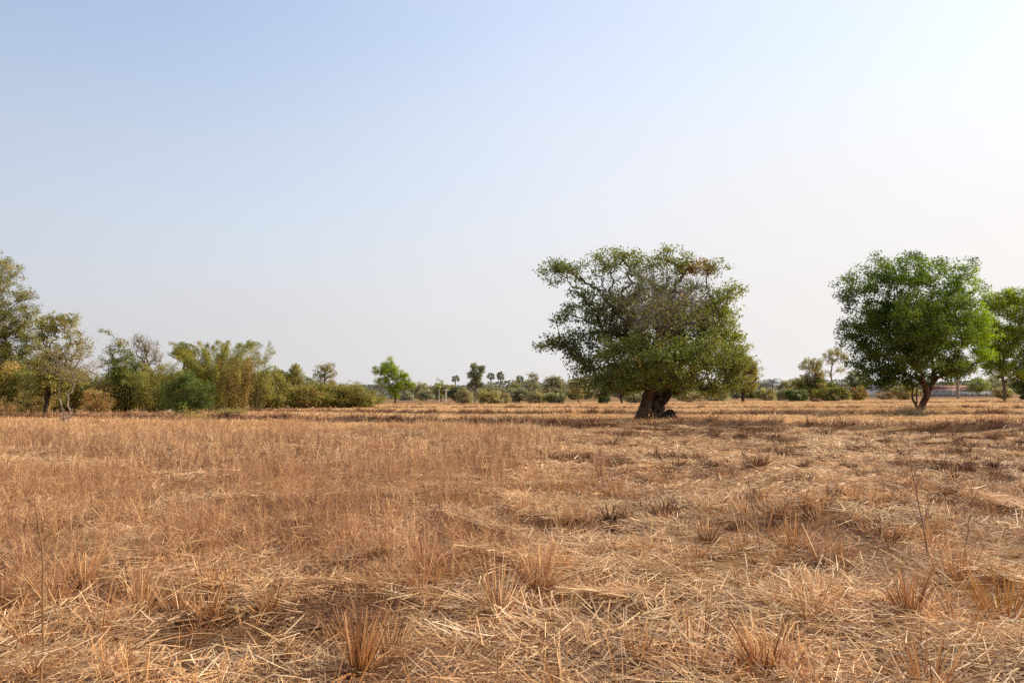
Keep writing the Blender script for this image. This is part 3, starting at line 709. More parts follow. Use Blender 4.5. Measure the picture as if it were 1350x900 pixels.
    tips = P[14:]; Cw = np.array([l[0] for l in lw]); Rw = np.array([l[1] for l in lw])
    near = np.argmin((((tips[:, None]-Cw[None])/Rw[None])**2).sum(-1), 1)
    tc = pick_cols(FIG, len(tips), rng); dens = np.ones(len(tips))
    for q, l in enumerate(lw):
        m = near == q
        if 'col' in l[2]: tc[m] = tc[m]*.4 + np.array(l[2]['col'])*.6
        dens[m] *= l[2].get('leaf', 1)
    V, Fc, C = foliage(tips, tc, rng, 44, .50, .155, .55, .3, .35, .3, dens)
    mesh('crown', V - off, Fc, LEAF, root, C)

def round_tree():
    d = dist(1210, 543); bx = wx(1210, d)
    lob = [(1150, 375, 42, 30, {'col': (.06, .10, .02)}), (1200, 362, 48, 28, {'col': (.08, .13, .02)}), (1245, 365, 40, 24, {'col': (.10, .165, .02)}), (1275, 385, 26, 24, {'col': (.15, .225, .02)}), (1302, 374, 10, 9), (1289, 343, 8, 7), (1112, 374, 9, 8), (1160, 342, 16, 9), (1212, 338, 16, 8), (1248, 341, 12, 8), (1298, 428, 18, 34, {'col': (.15, .22, .02)}), (1302, 462, 13, 16, {'col': (.13, .20, .02)}), (1285, 362, 13, 16, {'col': (.14, .19, .045)}),  # right-hand lobes coloured lighter to paint in the sunlit side
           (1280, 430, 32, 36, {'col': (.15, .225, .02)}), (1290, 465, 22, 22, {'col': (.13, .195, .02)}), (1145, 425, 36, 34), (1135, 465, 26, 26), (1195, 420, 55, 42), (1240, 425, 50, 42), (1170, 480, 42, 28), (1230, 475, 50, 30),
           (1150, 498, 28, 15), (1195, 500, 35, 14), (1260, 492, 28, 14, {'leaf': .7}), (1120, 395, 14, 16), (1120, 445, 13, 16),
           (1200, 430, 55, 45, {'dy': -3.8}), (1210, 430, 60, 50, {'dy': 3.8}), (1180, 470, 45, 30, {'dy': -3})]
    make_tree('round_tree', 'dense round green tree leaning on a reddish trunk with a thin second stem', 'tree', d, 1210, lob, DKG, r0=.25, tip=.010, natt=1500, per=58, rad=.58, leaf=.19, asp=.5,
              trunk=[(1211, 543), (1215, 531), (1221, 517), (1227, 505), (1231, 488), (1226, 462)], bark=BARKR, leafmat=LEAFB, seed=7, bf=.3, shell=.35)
    root = bpy.data.objects['round_tree']; off = np.array(root.location)
    W = lambda px, py, dy=0: [wx(px, d), d+dy, wz(px, py, d)]
    g = Geo(); C, r2 = catmull(np.array([W(1209, 542, -.1), W(1203, 533, -.2), W(1199, 524, -.2), W(1199, 510, -.3), W(1196, 490, -.4)]), np.array([.13, .10, .08, .07, .05]), 5); g.add(*tube(C, r2, 8))
    C, r2 = catmull(np.array([W(1204, 534, -.2), W(1204, 524, -.3), W(1205, 512, -.3), W(1210, 498, -.3)]), np.array([.07, .055, .045, .04]), 5); g.add(*tube(C, r2, 8))
    for k, v in enumerate(g.V): g.V[k] = v - off
    g.build('side_stem', BARKR, root, smooth=True)

def palm(name_label, px, ytop, ybot, d, seed, lean=0, wpx=7):
    rng = R(seed); bx = wx(px, d); z0 = ground_z(bx, d); zc = wz(px, (ytop+ybot)/2, d) - z0; rr = wpx*d/F
    root = empty('sugar_palm', (bx, d, z0), name_label, 'palm tree', 'sugar palms on the horizon')
    g = Geo(); P = np.array([[0, 0, -.1], [lean*.3, 0, zc*.35], [lean*.7, 0, zc*.7], [lean, 0, zc]]); C, r2 = catmull(P, np.array([.36, .27, .24, .26]), 4); g.add(*tube(C, r2, 8)); g.build('trunk', BARKF, root, smooth=True)
    V = []; Fc = []; col = []; n = 0
    for k in range(26):
        el = math.asin(rng.uniform(-.75, .98)); az = rng.uniform(0, 6.28)
        dr = np.array([math.cos(el)*math.cos(az), math.cos(el)*math.sin(az), math.sin(el)])
        c0 = np.array([lean, 0, zc]) + dr*rr*rng.uniform(.5, .72); sd = nrm(np.cross(dr, rng.normal(size=3))); up = np.cross(sd, dr)
        q = pick_cols(HAZG, 1, rng)[0]*rng.uniform(1.3, 1.9); R_ = rr*rng.uniform(.42, .55)
        V += [c0 - sd*.05 - dr*rr*.5, c0 + sd*.05 - dr*rr*.5, c0 + sd*.05, c0 - sd*.05]; Fc.append([n, n+1, n+2, n+3]); col += [q]*4; n += 4
        for j in range(11):   # pleated fan with pointed fingers
            a0 = -2.1 + 4.2*j/11; a1 = a0 + 4.2/11; am = (a0+a1)/2
            f = lambda a, s: c0 + (dr*math.cos(a) + sd*math.sin(a))*R_*s
            V += [c0, f(a0, .72) + up*.08, f(am, 1.05), f(a1, .72) - up*.08]; Fc.append([n, n+1, n+2, n+3]); col += [q*rng.uniform(.85, 1.1)]*4; n += 4
    mesh('crown', np.array(V), np.array(Fc), LEAF, root, np.array(col))

def coconut(px, ytop, d, seed):
    rng = R(seed); bx = wx(px, d); z0 = ground_z(bx, d); zc = wz(px, ytop+9, d) - z0
    root = empty('feather_palm', (bx, d, z0), 'small feathery palm beside the right edge of the big spreading tree', 'palm tree')
    g = Geo(); C, r2 = catmull(np.array([[0, 0, -.1], [.1, 0, zc*.5], [.15, 0, zc]]), np.array([.22, .16, .15]), 4); g.add(*tube(C, r2, 8)); g.build('trunk', BARKF, root, smooth=True)
    V = []; Fc = []; col = []; n = 0
    for k in range(16):
        az = rng.uniform(0, 6.28); el = rng.uniform(.2, 1.35); Lf = rng.uniform(2.2, 3.0); t = np.linspace(0, 1, 14)
        h = Lf*(math.cos(el)*t + .15*t*t); z = Lf*(math.sin(el)*t - .55*t*t)
        P = np.stack([.15+np.cos(az)*h, np.sin(az)*h, zc+z], 1); T = nrm(np.gradient(P, axis=0)); sd = np.array([-math.sin(az), math.cos(az), 0])
        q = pick_cols(HAZG, 1, rng)[0]*rng.uniform(.7, 1.1)
        for j in range(1, 14):
            for s in (-1, 1):
                tipv = P[j] + T[j]*.35 + sd*s*.55*math.sin(math.pi*(.12+.8*t[j])) + np.array([0, 0, -.2])
                V += [P[j], P[j]+T[j]*.09, tipv, P[j]-T[j]*.03]; Fc.append([n, n+1, n+2, n+3]); col += [q]*4; n += 4
    mesh('crown', np.array(V), np.array(Fc), LEAF, root, np.array(col))

def bush(name, label, px, py, x0, x1, ytop, cols, seed, per=26, leaf=.16, natt=None, n=6, mat=None, cat='bush', group=None, asp=.5, d=None, dens=1., tipr=.007, bark=None, twigs=0):
    d = d or dist(px, py); s = d/F
    wid = (x1-x0)*s; ht = (py-ytop)*s
    natt = natt or int(np.clip(wid*ht*13*dens, 50, 520))
    return make_tree(name, label, cat, d, px, auto_lobes(x0, x1, ytop, py+ (py-ytop)*.12, n, seed), cols, r0=.05, tip=tipr, natt=natt, per=per, rad=.42 if leaf < .25 else .42*leaf/.2, leaf=leaf, asp=asp,
              bark=bark or TWIG, leafmat=mat, seed=seed, stems=4, shell=.35, twigs=twigs, group=group, spread=.25)

def std_tree(name, label, px, py, x0, x1, ytop, ycb, cols, seed, r0=.12, per=26, leaf=.16, natt=220, n=7, mat=None, bark=None, d=None, lean=0, fill=.42, group=None, rad=.42, cat='tree', twigs=0, asp=.55, lobes=None, tip=.008, trunk=None):
    d = d or dist(px, py)
    tr = trunk or [(px, py), (px+lean*.3, py-(py-ycb)*.5), (px+lean*.7, ycb), (px+lean, ycb-(ycb-ytop)*.35)]
    return make_tree(name, label, cat, d, px, lobes or auto_lobes(x0, x1, ytop, ycb, n, seed, fill), cols, r0=r0, tip=tip, natt=natt, per=per, rad=rad, leaf=leaf, asp=asp, trunk=tr, bark=bark, leafmat=mat, seed=seed, shell=.35, group=group, twigs=twigs)

TWIG2 = bark_material('branch_bark', (.07, .05, .035), (.20, .145, .10))
BARKF = bark_material('hazy_bark', (.12, .10, .08), (.22, .19, .16), scale=3)  # bark paled, with distance haze put into its colour

def left_side():
    # tall tree cut by the left edge
    std_tree('shade_tree', 'tall dark olive tree draped with creepers at the left edge', -14, 547, -95, 45, 325, 505, OLV, 201, r0=.45, per=50, leaf=.17, natt=1250, n=10, rad=.55, bark=BARKD,
             lobes=[(-50, 380, 55, 50), (-5, 362, 30, 28), (16, 408, 32, 36, {'col': (.07, .075, .026)}), (30, 385, 16, 18, {'leaf': .6}), (-40, 450, 55, 45), (14, 458, 34, 40, {'col': (.06, .065, .024)}), (42, 432, 22, 24, {'leaf': .8}), (36, 474, 28, 32), (-20, 500, 50, 25), (5, 515, 22, 20, {'leaf': .7, 'col': (.2, .14, .06)}), (0, 345, 12, 16, {'leaf': .6}), (-10, 430, 40, 40), (-5, 480, 40, 35)], twigs=500)
    std_tree('tree', 'open crowned tree with drooping leafy sprays just right of the left edge', 62, 546, 45, 118, 402, 500, OLV, 202, r0=.16, per=28, leaf=.18, natt=420, n=7, d=66, twigs=500,
             lobes=[(72, 425, 22, 14), (96, 422, 14, 9), (58, 440, 18, 14), (88, 440, 18, 10, {'leaf': .6}), (65, 475, 28, 26), (100, 460, 24, 20, {'leaf': .5}), (50, 510, 30, 18), (85, 500, 30, 20)])
    d = dist(88, 558.5)
    make_tree('young_tree', 'slender pale-stemmed young tree with a thin greyish crown standing in front of the left thicket', 'tree', d, 88, [(68, 468, 14, 22, {'leaf': .6}), (92, 458, 26, 22, {'leaf': .5}), (115, 470, 22, 22, {'leaf': .5}), (88, 490, 36, 14, {'leaf': .4}), (105, 495, 25, 12, {'leaf': .5})],
              [((.17, .15, .08), 3), ((.12, .125, .05), 3), ((.21, .17, .11), 2)], r0=.065, tip=.008, natt=210, per=15, rad=.35, leaf=.12, asp=.5, trunk=[(88, 558), (91, 540), (92, 522), (95, 505), (94, 488)], bark=BARKP, seed=203, twigs=700)
    root = bpy.data.objects['young_tree']; off = np.array(root.location); W = lambda px, py, dy=0: [wx(px, d), d+dy, wz(px, py, d)]
    g = Geo()
    for pts, rr in (([W(87, 557), W(85, 542), W(80, 528), W(78, 512), (W(80, 495))], [.07, .055, .045, .035, .02]), ([W(88, 558), W(81, 550), W(80, 556)], [.06, .05, .03]), ([W(89, 557), W(95, 548), W(103, 541)], [.06, .05, .03]), ([W(95, 488), W(104, 475), W(106, 462)], [.05, .045, .02]), ([W(88, 488), W(74, 478), W(69, 465)], [.05, .04, .02])):
        C, r2 = catmull(np.array(pts), np.array(rr), 4); g.add(*tube(C, r2, 7))
    for k, v in enumerate(g.V): g.V[k] = v - off
    g.build('side_stem', BARKP, root, smooth=True)
    std_tree('tree', 'thin tree with a few sparse leaf sprays above the thicket left of the bare tree', 150, 543, 125, 175, 428, 500, OLV, 204, r0=.14, per=18, leaf=.16, natt=170, d=84, twigs=200,
             lobes=[(140, 437, 10, 6), (158, 452, 16, 8), (146, 462, 14, 10), (135, 478, 14, 12, {'leaf': .6}), (160, 480, 18, 14), (150, 500, 22, 14)])
    std_tree('bare_tree', 'nearly leafless grey tree rising behind the yellow bamboo', 193, 541, 168, 214, 440, 490, GRY, 205, r0=.16, per=5, leaf=.12, natt=260, d=90, twigs=1500, bark=TWIG, rad=.5, tip=.012,
             lobes=[(185, 455, 14, 16), (197, 465, 16, 18), (183, 478, 14, 10), (206, 475, 8, 10), (178, 447, 8, 8)])
    std_tree('tree', 'leafy mid green tree below the bare tree', 165, 543, 138, 192, 458, 520, MIDG, 206, r0=.16, per=30, leaf=.17, natt=260, d=80)
    make_bamboo('bamboo', 'yellowish bamboo clump behind the dark green bush, left of the tall bamboo', 76, 205, 158, 250, 476, 544, YGR, 45, 20000, .19, .26, 211, 'bamboo clumps at the left')
    make_bamboo('bamboo', 'tall feathery bamboo clump with arching tips, highest of the bamboo', 78, 285, 222, 350, 447, 544, [((.135, .14, .04), 4), ((.10, .11, .033), 3), ((.18, .17, .05), 2)], 70, 52000, .19, .24, 212, 'bamboo clumps at the left', arch=.7, low=.2)
    make_bamboo('bamboo', 'dry golden brown bamboo clump at the front of the tall green bamboo', 74, 312, 286, 342, 470, 545, [((.19, .145, .06), 3), ((.155, .115, .05), 3), ((.16, .15, .055), 4), ((.12, .115, .04), 2)], 36, 20000, .18, .28, 213, 'bamboo clumps at the left', arch=.3, low=.05, mat=DRYLEAF)
    make_bamboo('bamboo', 'wispy bamboo with thin bent tips reaching out over the dark green trees', 82, 335, 318, 366, 449, 543, [((.13, .13, .05), 3), ((.10, .11, .04), 2)], 18, 4500, .17, .24, 214, 'bamboo clumps at the left', arch=.9, low=.5)
    std_tree('tree', 'small leafy tree top poking out of the bamboo on its left', 243, 545, 226, 258, 451, 478, MIDG, 215, r0=.12, per=26, leaf=.17, natt=110, d=82)
    bush('bush', 'dark green bush with glossy leaves in front of the bamboo', 243, 551, 203, 288, 487, [((.058, .082, .026), 4), ((.085, .11, .03), 2), ((.045, .064, .023), 2)], 216, per=34, leaf=.17, n=9)
    bush('bush', 'brown withered bush left of the dark green bush', 203, 547, 185, 226, 508, BRN, 217, per=20, leaf=.13, mat=DRYLEAF)
    bush('scrub', 'low straggling yellow green scrub below the dark green bush', 252, 557, 213, 288, 537, YGR[:2]+GLD[:2], 218, per=18, leaf=.10, cat='scrub')
    bush('scrub', 'low straggling scrub in front of the golden bamboo', 300, 556, 278, 332, 536, GLD[2:3]+YGR[:1]+OLV[:2], 219, per=17, leaf=.10, cat='scrub')
    bush('bush', 'orange brown dry bush right of the slender pale-stemmed tree', 128, 549, 102, 152, 505, GLD, 220, per=30, leaf=.13, mat=DRYLEAF, n=8)
    bush('bush', 'orange brown dry bush left of the slender pale-stemmed tree', 40, 549, 8, 78, 508, GLD[1:]+OLV[:2], 221, per=28, leaf=.13, mat=DRYLEAF, n=8)
    bush('bush', 'mid green bush behind the slender pale-stemmed tree', 72, 547, 48, 118, 496, MIDG+OLV[:1], 222, per=30, leaf=.16, n=8)
    bush('bush', 'grey green bush between the dry orange bush and the yellow bamboo', 158, 546, 138, 186, 495, OLV, 223, per=30, leaf=.15, n=8)
    bush('scrub', 'low dry brown scrub at the foot of the tree at the left edge', 4, 550, -30, 30, 522, BRN+GLD[:2], 224, per=22, leaf=.12, mat=DRYLEAF, cat='scrub')
    std_tree('tree', 'round topped dark green tree right of the bamboo with a pale thin trunk', 364, 540.5, 338, 392, 481, 530, MIDG+OLV[:2], 231, r0=.11, per=30, leaf=.18, natt=300, bark=BARKP, n=8)
    bush('bush', 'bushy dark tree filling the gap behind the golden bamboo', 345, 541, 328, 372, 488, MIDG+OLV[:2], 232, per=28, leaf=.18, n=7)
    std_tree('tree', 'small tree with a tufted top behind the dark green trees', 389, 538, 379, 400, 478, 500, OLV, 233, r0=.11, per=20, leaf=.18, natt=70, d=100)
    bush('bush', 'broad olive bush left of the sparse grey tree', 398, 539, 372, 424, 487, OLV+MIDG, 234, per=28, leaf=.19, n=8, natt=260)
    std_tree('tree', 'sparse grey tree with open top above the brown thicket', 427, 537, 410, 447, 475, 508, GRY+OLV[:1], 235, r0=.13, per=13, leaf=.19, natt=150, d=112, twigs=400)
    bush('bush', 'brownish bush under the sparse grey tree', 432, 537, 415, 458, 494, BRN+OLV, 236, per=22, leaf=.18, n=8, natt=240)
    bush('bush', 'brownish feathery bush right of the sparse grey tree', 462, 536, 440, 484, 500, BRN+OLV[:2], 237, per=22, leaf=.18, n=7, natt=220)
    bush('bush', 'low olive bush left of the bright green tree', 492, 535, 474, 512, 512, OLV+YGR[:1], 238, per=22, leaf=.19, n=6, natt=150)
    std_tree('young_tree', 'lone bright green tree at the end of the left thicket', 521, 533, 490, 548, 470, 516, BRT, 239, r0=.17, per=34, leaf=.27, natt=330, rad=.6, mat=LEAFB, lean=-3,
             lobes=[(512, 480, 9, 10), (500, 488, 10, 9), (515, 492, 15, 11), (505, 502, 12, 8), (532, 495, 10, 7), (530, 506, 14, 8), (541, 508, 8, 6), (518, 512, 12, 6), (522, 520, 6, 5, {'leaf': .7})])

def thicket():
    rng = R(99)
    prof = [(-80, 440), (20, 455), (60, 465), (130, 482), (170, 476), (220, 476), (300, 466), (340, 478), (400, 490), (450, 500), (490, 512), (540, 518)]
    for q, px in enumerate(np.linspace(-60, 478, 34)):
        px += rng.uniform(-8, 8); top = np.interp(px, [a for a, _ in prof], [c for _, c in prof]) + rng.uniform(0, 16) + (14 if (q % 2 == 0 and px < 215) else 0); dd = (86 + max(0, px)/480*16 if q % 2 else (79 if px < 215 else 76 + max(0, px)/480*27)) + rng.uniform(-2, 2); w = rng.uniform(18, 30)
        make_tree('thicket_bush', 'dusty green bush massed in the left thicket', 'bush', dd, px, auto_lobes(px-w, px+w, top, hor(px)+18, 7, 1100+q), [OLV+YGR[:1], MIDG+OLV, OLV+BRN[:1], YGR+OLV][(q*7 + q//2) % 4], r0=.08, tip=.01, natt=240, per=36, rad=.75, leaf=.20, asp=.5, twigs=260,
                  bark=TWIG, seed=1100+q, stems=4, shell=.3, group='bushes massed in the left thicket')

def far_middle():
    H1 = dict(bark=BARKF)
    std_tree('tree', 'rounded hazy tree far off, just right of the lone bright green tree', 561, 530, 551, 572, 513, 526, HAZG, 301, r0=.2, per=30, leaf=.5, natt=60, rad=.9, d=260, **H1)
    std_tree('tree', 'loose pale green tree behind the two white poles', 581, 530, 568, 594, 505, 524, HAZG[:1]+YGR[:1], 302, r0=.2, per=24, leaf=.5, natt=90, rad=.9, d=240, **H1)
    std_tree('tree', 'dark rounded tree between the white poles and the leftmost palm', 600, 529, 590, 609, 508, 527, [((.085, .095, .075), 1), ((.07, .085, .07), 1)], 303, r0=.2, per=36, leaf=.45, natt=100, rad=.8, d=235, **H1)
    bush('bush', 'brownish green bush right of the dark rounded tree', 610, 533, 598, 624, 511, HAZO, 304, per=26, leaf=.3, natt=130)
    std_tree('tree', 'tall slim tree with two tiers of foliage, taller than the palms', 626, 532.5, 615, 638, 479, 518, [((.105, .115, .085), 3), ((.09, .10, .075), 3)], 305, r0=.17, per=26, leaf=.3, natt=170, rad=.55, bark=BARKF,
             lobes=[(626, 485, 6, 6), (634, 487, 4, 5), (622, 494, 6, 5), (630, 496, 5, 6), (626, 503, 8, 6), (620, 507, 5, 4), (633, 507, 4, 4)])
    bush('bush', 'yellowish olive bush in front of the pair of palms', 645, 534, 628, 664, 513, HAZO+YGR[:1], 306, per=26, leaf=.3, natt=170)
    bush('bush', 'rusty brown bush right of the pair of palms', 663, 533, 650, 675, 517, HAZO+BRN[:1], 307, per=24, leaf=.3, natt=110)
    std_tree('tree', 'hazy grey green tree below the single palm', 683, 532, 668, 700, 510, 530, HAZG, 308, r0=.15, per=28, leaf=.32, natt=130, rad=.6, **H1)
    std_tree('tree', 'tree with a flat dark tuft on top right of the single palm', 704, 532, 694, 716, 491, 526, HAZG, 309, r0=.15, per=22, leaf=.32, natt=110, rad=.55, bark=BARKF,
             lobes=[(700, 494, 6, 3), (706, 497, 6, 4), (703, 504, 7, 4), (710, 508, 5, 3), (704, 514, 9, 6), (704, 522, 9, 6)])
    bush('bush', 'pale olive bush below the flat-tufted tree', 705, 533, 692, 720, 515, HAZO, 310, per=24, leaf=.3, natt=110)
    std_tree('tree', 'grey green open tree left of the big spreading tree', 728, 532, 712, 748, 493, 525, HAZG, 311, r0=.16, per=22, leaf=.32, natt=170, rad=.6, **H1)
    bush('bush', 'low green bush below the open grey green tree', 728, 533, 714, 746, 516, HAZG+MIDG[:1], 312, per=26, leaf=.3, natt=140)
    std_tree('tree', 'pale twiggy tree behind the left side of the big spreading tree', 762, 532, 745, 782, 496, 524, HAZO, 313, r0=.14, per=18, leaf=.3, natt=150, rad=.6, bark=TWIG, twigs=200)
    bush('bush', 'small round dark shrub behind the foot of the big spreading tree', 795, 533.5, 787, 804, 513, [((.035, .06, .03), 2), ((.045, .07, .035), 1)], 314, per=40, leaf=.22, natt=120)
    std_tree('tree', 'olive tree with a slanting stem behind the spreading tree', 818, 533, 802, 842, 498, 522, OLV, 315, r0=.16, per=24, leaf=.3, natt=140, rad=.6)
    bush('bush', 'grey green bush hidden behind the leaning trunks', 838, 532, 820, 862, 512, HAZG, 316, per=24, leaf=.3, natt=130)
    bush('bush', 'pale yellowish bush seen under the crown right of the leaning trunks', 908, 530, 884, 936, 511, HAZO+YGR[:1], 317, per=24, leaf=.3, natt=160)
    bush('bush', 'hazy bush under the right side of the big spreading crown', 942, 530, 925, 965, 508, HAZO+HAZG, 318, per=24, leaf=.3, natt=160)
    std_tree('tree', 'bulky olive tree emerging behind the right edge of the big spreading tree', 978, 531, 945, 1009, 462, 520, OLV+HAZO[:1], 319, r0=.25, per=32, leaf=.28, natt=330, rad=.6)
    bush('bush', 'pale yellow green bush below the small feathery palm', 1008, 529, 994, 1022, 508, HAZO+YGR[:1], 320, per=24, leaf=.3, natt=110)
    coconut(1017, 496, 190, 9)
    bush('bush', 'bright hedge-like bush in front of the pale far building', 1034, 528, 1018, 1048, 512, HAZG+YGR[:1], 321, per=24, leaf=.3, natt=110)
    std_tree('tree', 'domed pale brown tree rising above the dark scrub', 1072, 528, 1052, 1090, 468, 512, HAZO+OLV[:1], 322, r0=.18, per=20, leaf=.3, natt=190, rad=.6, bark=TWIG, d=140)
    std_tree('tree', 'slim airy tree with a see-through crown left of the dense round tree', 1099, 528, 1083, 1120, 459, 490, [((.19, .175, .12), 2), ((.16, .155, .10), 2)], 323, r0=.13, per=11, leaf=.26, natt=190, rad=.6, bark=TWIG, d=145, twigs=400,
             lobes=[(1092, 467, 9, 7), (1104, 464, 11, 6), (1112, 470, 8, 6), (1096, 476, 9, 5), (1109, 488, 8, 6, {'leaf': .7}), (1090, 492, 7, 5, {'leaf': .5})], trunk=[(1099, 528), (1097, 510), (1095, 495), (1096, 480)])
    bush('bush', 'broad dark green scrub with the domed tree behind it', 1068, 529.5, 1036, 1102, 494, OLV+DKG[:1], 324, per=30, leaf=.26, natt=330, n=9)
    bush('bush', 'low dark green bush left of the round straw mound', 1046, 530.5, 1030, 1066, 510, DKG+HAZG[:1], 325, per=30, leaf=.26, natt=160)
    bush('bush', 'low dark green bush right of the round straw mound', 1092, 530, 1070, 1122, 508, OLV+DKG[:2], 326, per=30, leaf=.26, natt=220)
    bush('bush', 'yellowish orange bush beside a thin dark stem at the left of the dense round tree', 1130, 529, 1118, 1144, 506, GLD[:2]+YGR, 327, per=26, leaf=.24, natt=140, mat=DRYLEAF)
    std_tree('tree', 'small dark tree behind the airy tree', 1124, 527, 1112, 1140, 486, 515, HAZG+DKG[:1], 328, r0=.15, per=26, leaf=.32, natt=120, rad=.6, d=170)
    # palms
    palm('leftmost sugar palm, standing alone above the dark rounded tree', 599, 494, 505, 330, 1, .4, 5.2)
    palm('left palm of the close pair on the horizon', 646.5, 489, 503, 310, 2, .1, 5.8)
    palm('right palm of the close pair on the horizon', 658.5, 488, 503, 310, 3, .3, 6.0)
    palm('single sugar palm rising out of the hazy trees right of the pair', 685.5, 493.5, 507, 320, 4, -.2, 5.4)
    palm('palm half hidden by the left edge of the big spreading tree', 733.5, 495, 508, 300, 5, .1, 5.4)
    # distant wood that closes the plain, its haze put into the leaf colour
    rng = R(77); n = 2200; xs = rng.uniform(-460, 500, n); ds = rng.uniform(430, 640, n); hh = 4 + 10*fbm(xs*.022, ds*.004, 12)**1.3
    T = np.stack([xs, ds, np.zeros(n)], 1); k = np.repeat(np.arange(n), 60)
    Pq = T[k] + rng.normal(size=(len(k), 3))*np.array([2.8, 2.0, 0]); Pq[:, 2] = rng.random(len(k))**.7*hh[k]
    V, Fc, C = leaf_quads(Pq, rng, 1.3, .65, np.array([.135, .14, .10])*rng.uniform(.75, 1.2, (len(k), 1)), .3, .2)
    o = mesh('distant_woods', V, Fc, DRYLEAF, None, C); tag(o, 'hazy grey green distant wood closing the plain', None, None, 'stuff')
    # hedge line of look-alike bushes in front of it
    rng = R(78)
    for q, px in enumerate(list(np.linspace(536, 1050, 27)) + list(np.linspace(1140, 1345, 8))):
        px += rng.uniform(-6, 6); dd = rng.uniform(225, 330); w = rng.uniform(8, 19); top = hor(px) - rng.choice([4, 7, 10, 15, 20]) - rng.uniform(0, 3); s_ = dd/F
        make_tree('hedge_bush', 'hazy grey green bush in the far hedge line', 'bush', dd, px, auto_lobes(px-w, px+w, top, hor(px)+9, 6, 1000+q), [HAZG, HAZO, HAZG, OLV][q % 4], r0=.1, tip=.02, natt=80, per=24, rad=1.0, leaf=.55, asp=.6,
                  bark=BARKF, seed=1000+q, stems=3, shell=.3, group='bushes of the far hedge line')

def right_side():
    d = 112
    std_tree('tree', 'bright green tree cut off by the right edge, on a thin straight trunk', 1322, 526, 1300, 1395, 378, 470, BRT+DKG[2:], 401, r0=.2, per=52, leaf=.26, natt=950, rad=.75, d=d, mat=LEAFB,
             lobes=[(1332, 402, 24, 20), (1365, 400, 28, 22), (1302, 432, 20, 28), (1311, 402, 15, 18), (1300, 466, 16, 20, {'col': (.12, .19, .02)}), (1335, 390, 14, 12), (1325, 450, 24, 22), (1322, 486, 20, 14), (1352, 488, 28, 14), (1300, 485, 12, 12), (1308, 466, 14, 18, {'col': (.13, .19, .03)}), (1345, 432, 30, 26), (1385, 430, 25, 30), (1330, 465, 20, 16, {'col': (.10, .16, .03)}), (1360, 465, 26, 18), (1320, 482, 12, 8, {'leaf': .6})], trunk=[(1322, 524), (1322, 505), (1321, 488), (1325, 465)], bark=TWIG2)
    std_tree('tree', 'tree with a pale straight trunk standing in front of the pink house', 1261, 523.5, 1228, 1292, 468, 500, OLV+MIDG, 402, r0=.26, per=30, leaf=.28, natt=220, rad=.7, d=150, bark=BARKP, trunk=[(1261, 525), (1261, 510), (1262, 497), (1260, 485)])
    bush('bush', 'big dark bush at the right edge', 1352, 524, 1328, 1385, 484, DKG, 403, per=36, leaf=.26, natt=330, n=8, d=125)
    bush('bush', 'low twiggy grey bush left of the big dark bush', 1317, 525, 1303, 1336, 510, HAZO, 404, per=22, leaf=.24, natt=130, d=130)
    bush('bush', 'fresh light green shrub above the grey boundary wall', 1288, 517, 1272, 1306, 498, HAZG+BRT[:1], 405, per=26, leaf=.36, natt=130, d=230)
    bush('bush', 'hazy bush behind the grey wall near the right edge', 1310, 518, 1292, 1332, 493, HAZG, 406, per=26, leaf=.4, natt=150, d=240)
    bush('bush', 'dim bush filling the gap behind the second stem of the dense round tree', 1190, 527, 1172, 1206, 506, OLV+HAZO, 407, per=24, leaf=.26, natt=140, d=140)
    bush('bush', 'low dry yellowish bush below the left skirt of the dense round tree', 1172, 527, 1150, 1188, 515, HAZO+GLD[:1], 408, per=22, leaf=.24, natt=100, d=150, mat=DRYLEAF)

def brush_heap(name, label, px, py, wpx, hpx, n, seed, mat=None, wid=.02, cols=None, cat='brush pile'):
    d = dist(px, py); s = d/F; bx = wx(px, d); z0 = ground_z(bx, d); rng = R(seed); cols = cols or BRN
    root = empty(name, (bx, d, z0), label, cat)
    b = rng.normal(size=(n, 3))*np.array([wpx*s*.27, wpx*s*.2, 0]); b[:, 2] = rng.uniform(-.02, hpx*s*.45, n)*np.exp(-(b[:, 0]/(wpx*s*.4))**2)
    c = pick_cols(cols, n, rng)*rng.uniform(.6, 1.2, (n, 1))
    V, Fc, C = blades(b, rng.uniform(0, 6.28, n), rng.uniform(.2, 1.5, n), rng.uniform(.3, 1., n)*hpx*s*.9, np.full(n, wid), rng.uniform(-.2, .5, n), rng.uniform(0, 3.14, n), c, 3, .4)
    mesh('tangle', V, Fc, STRAW, root, C)
    m = n//2; P = b[rng.integers(0, n, m)] + rng.normal(size=(m, 3))*.15; P[:, 2] = np.abs(P[:, 2]) + .03
    V, Fc, C = leaf_quads(P, rng, .12, .5, pick_cols(GRY, m, rng)*rng.uniform(.6, 1.2, (m, 1)))
    mesh('foliage', V, Fc, DRYLEAF, root, C)

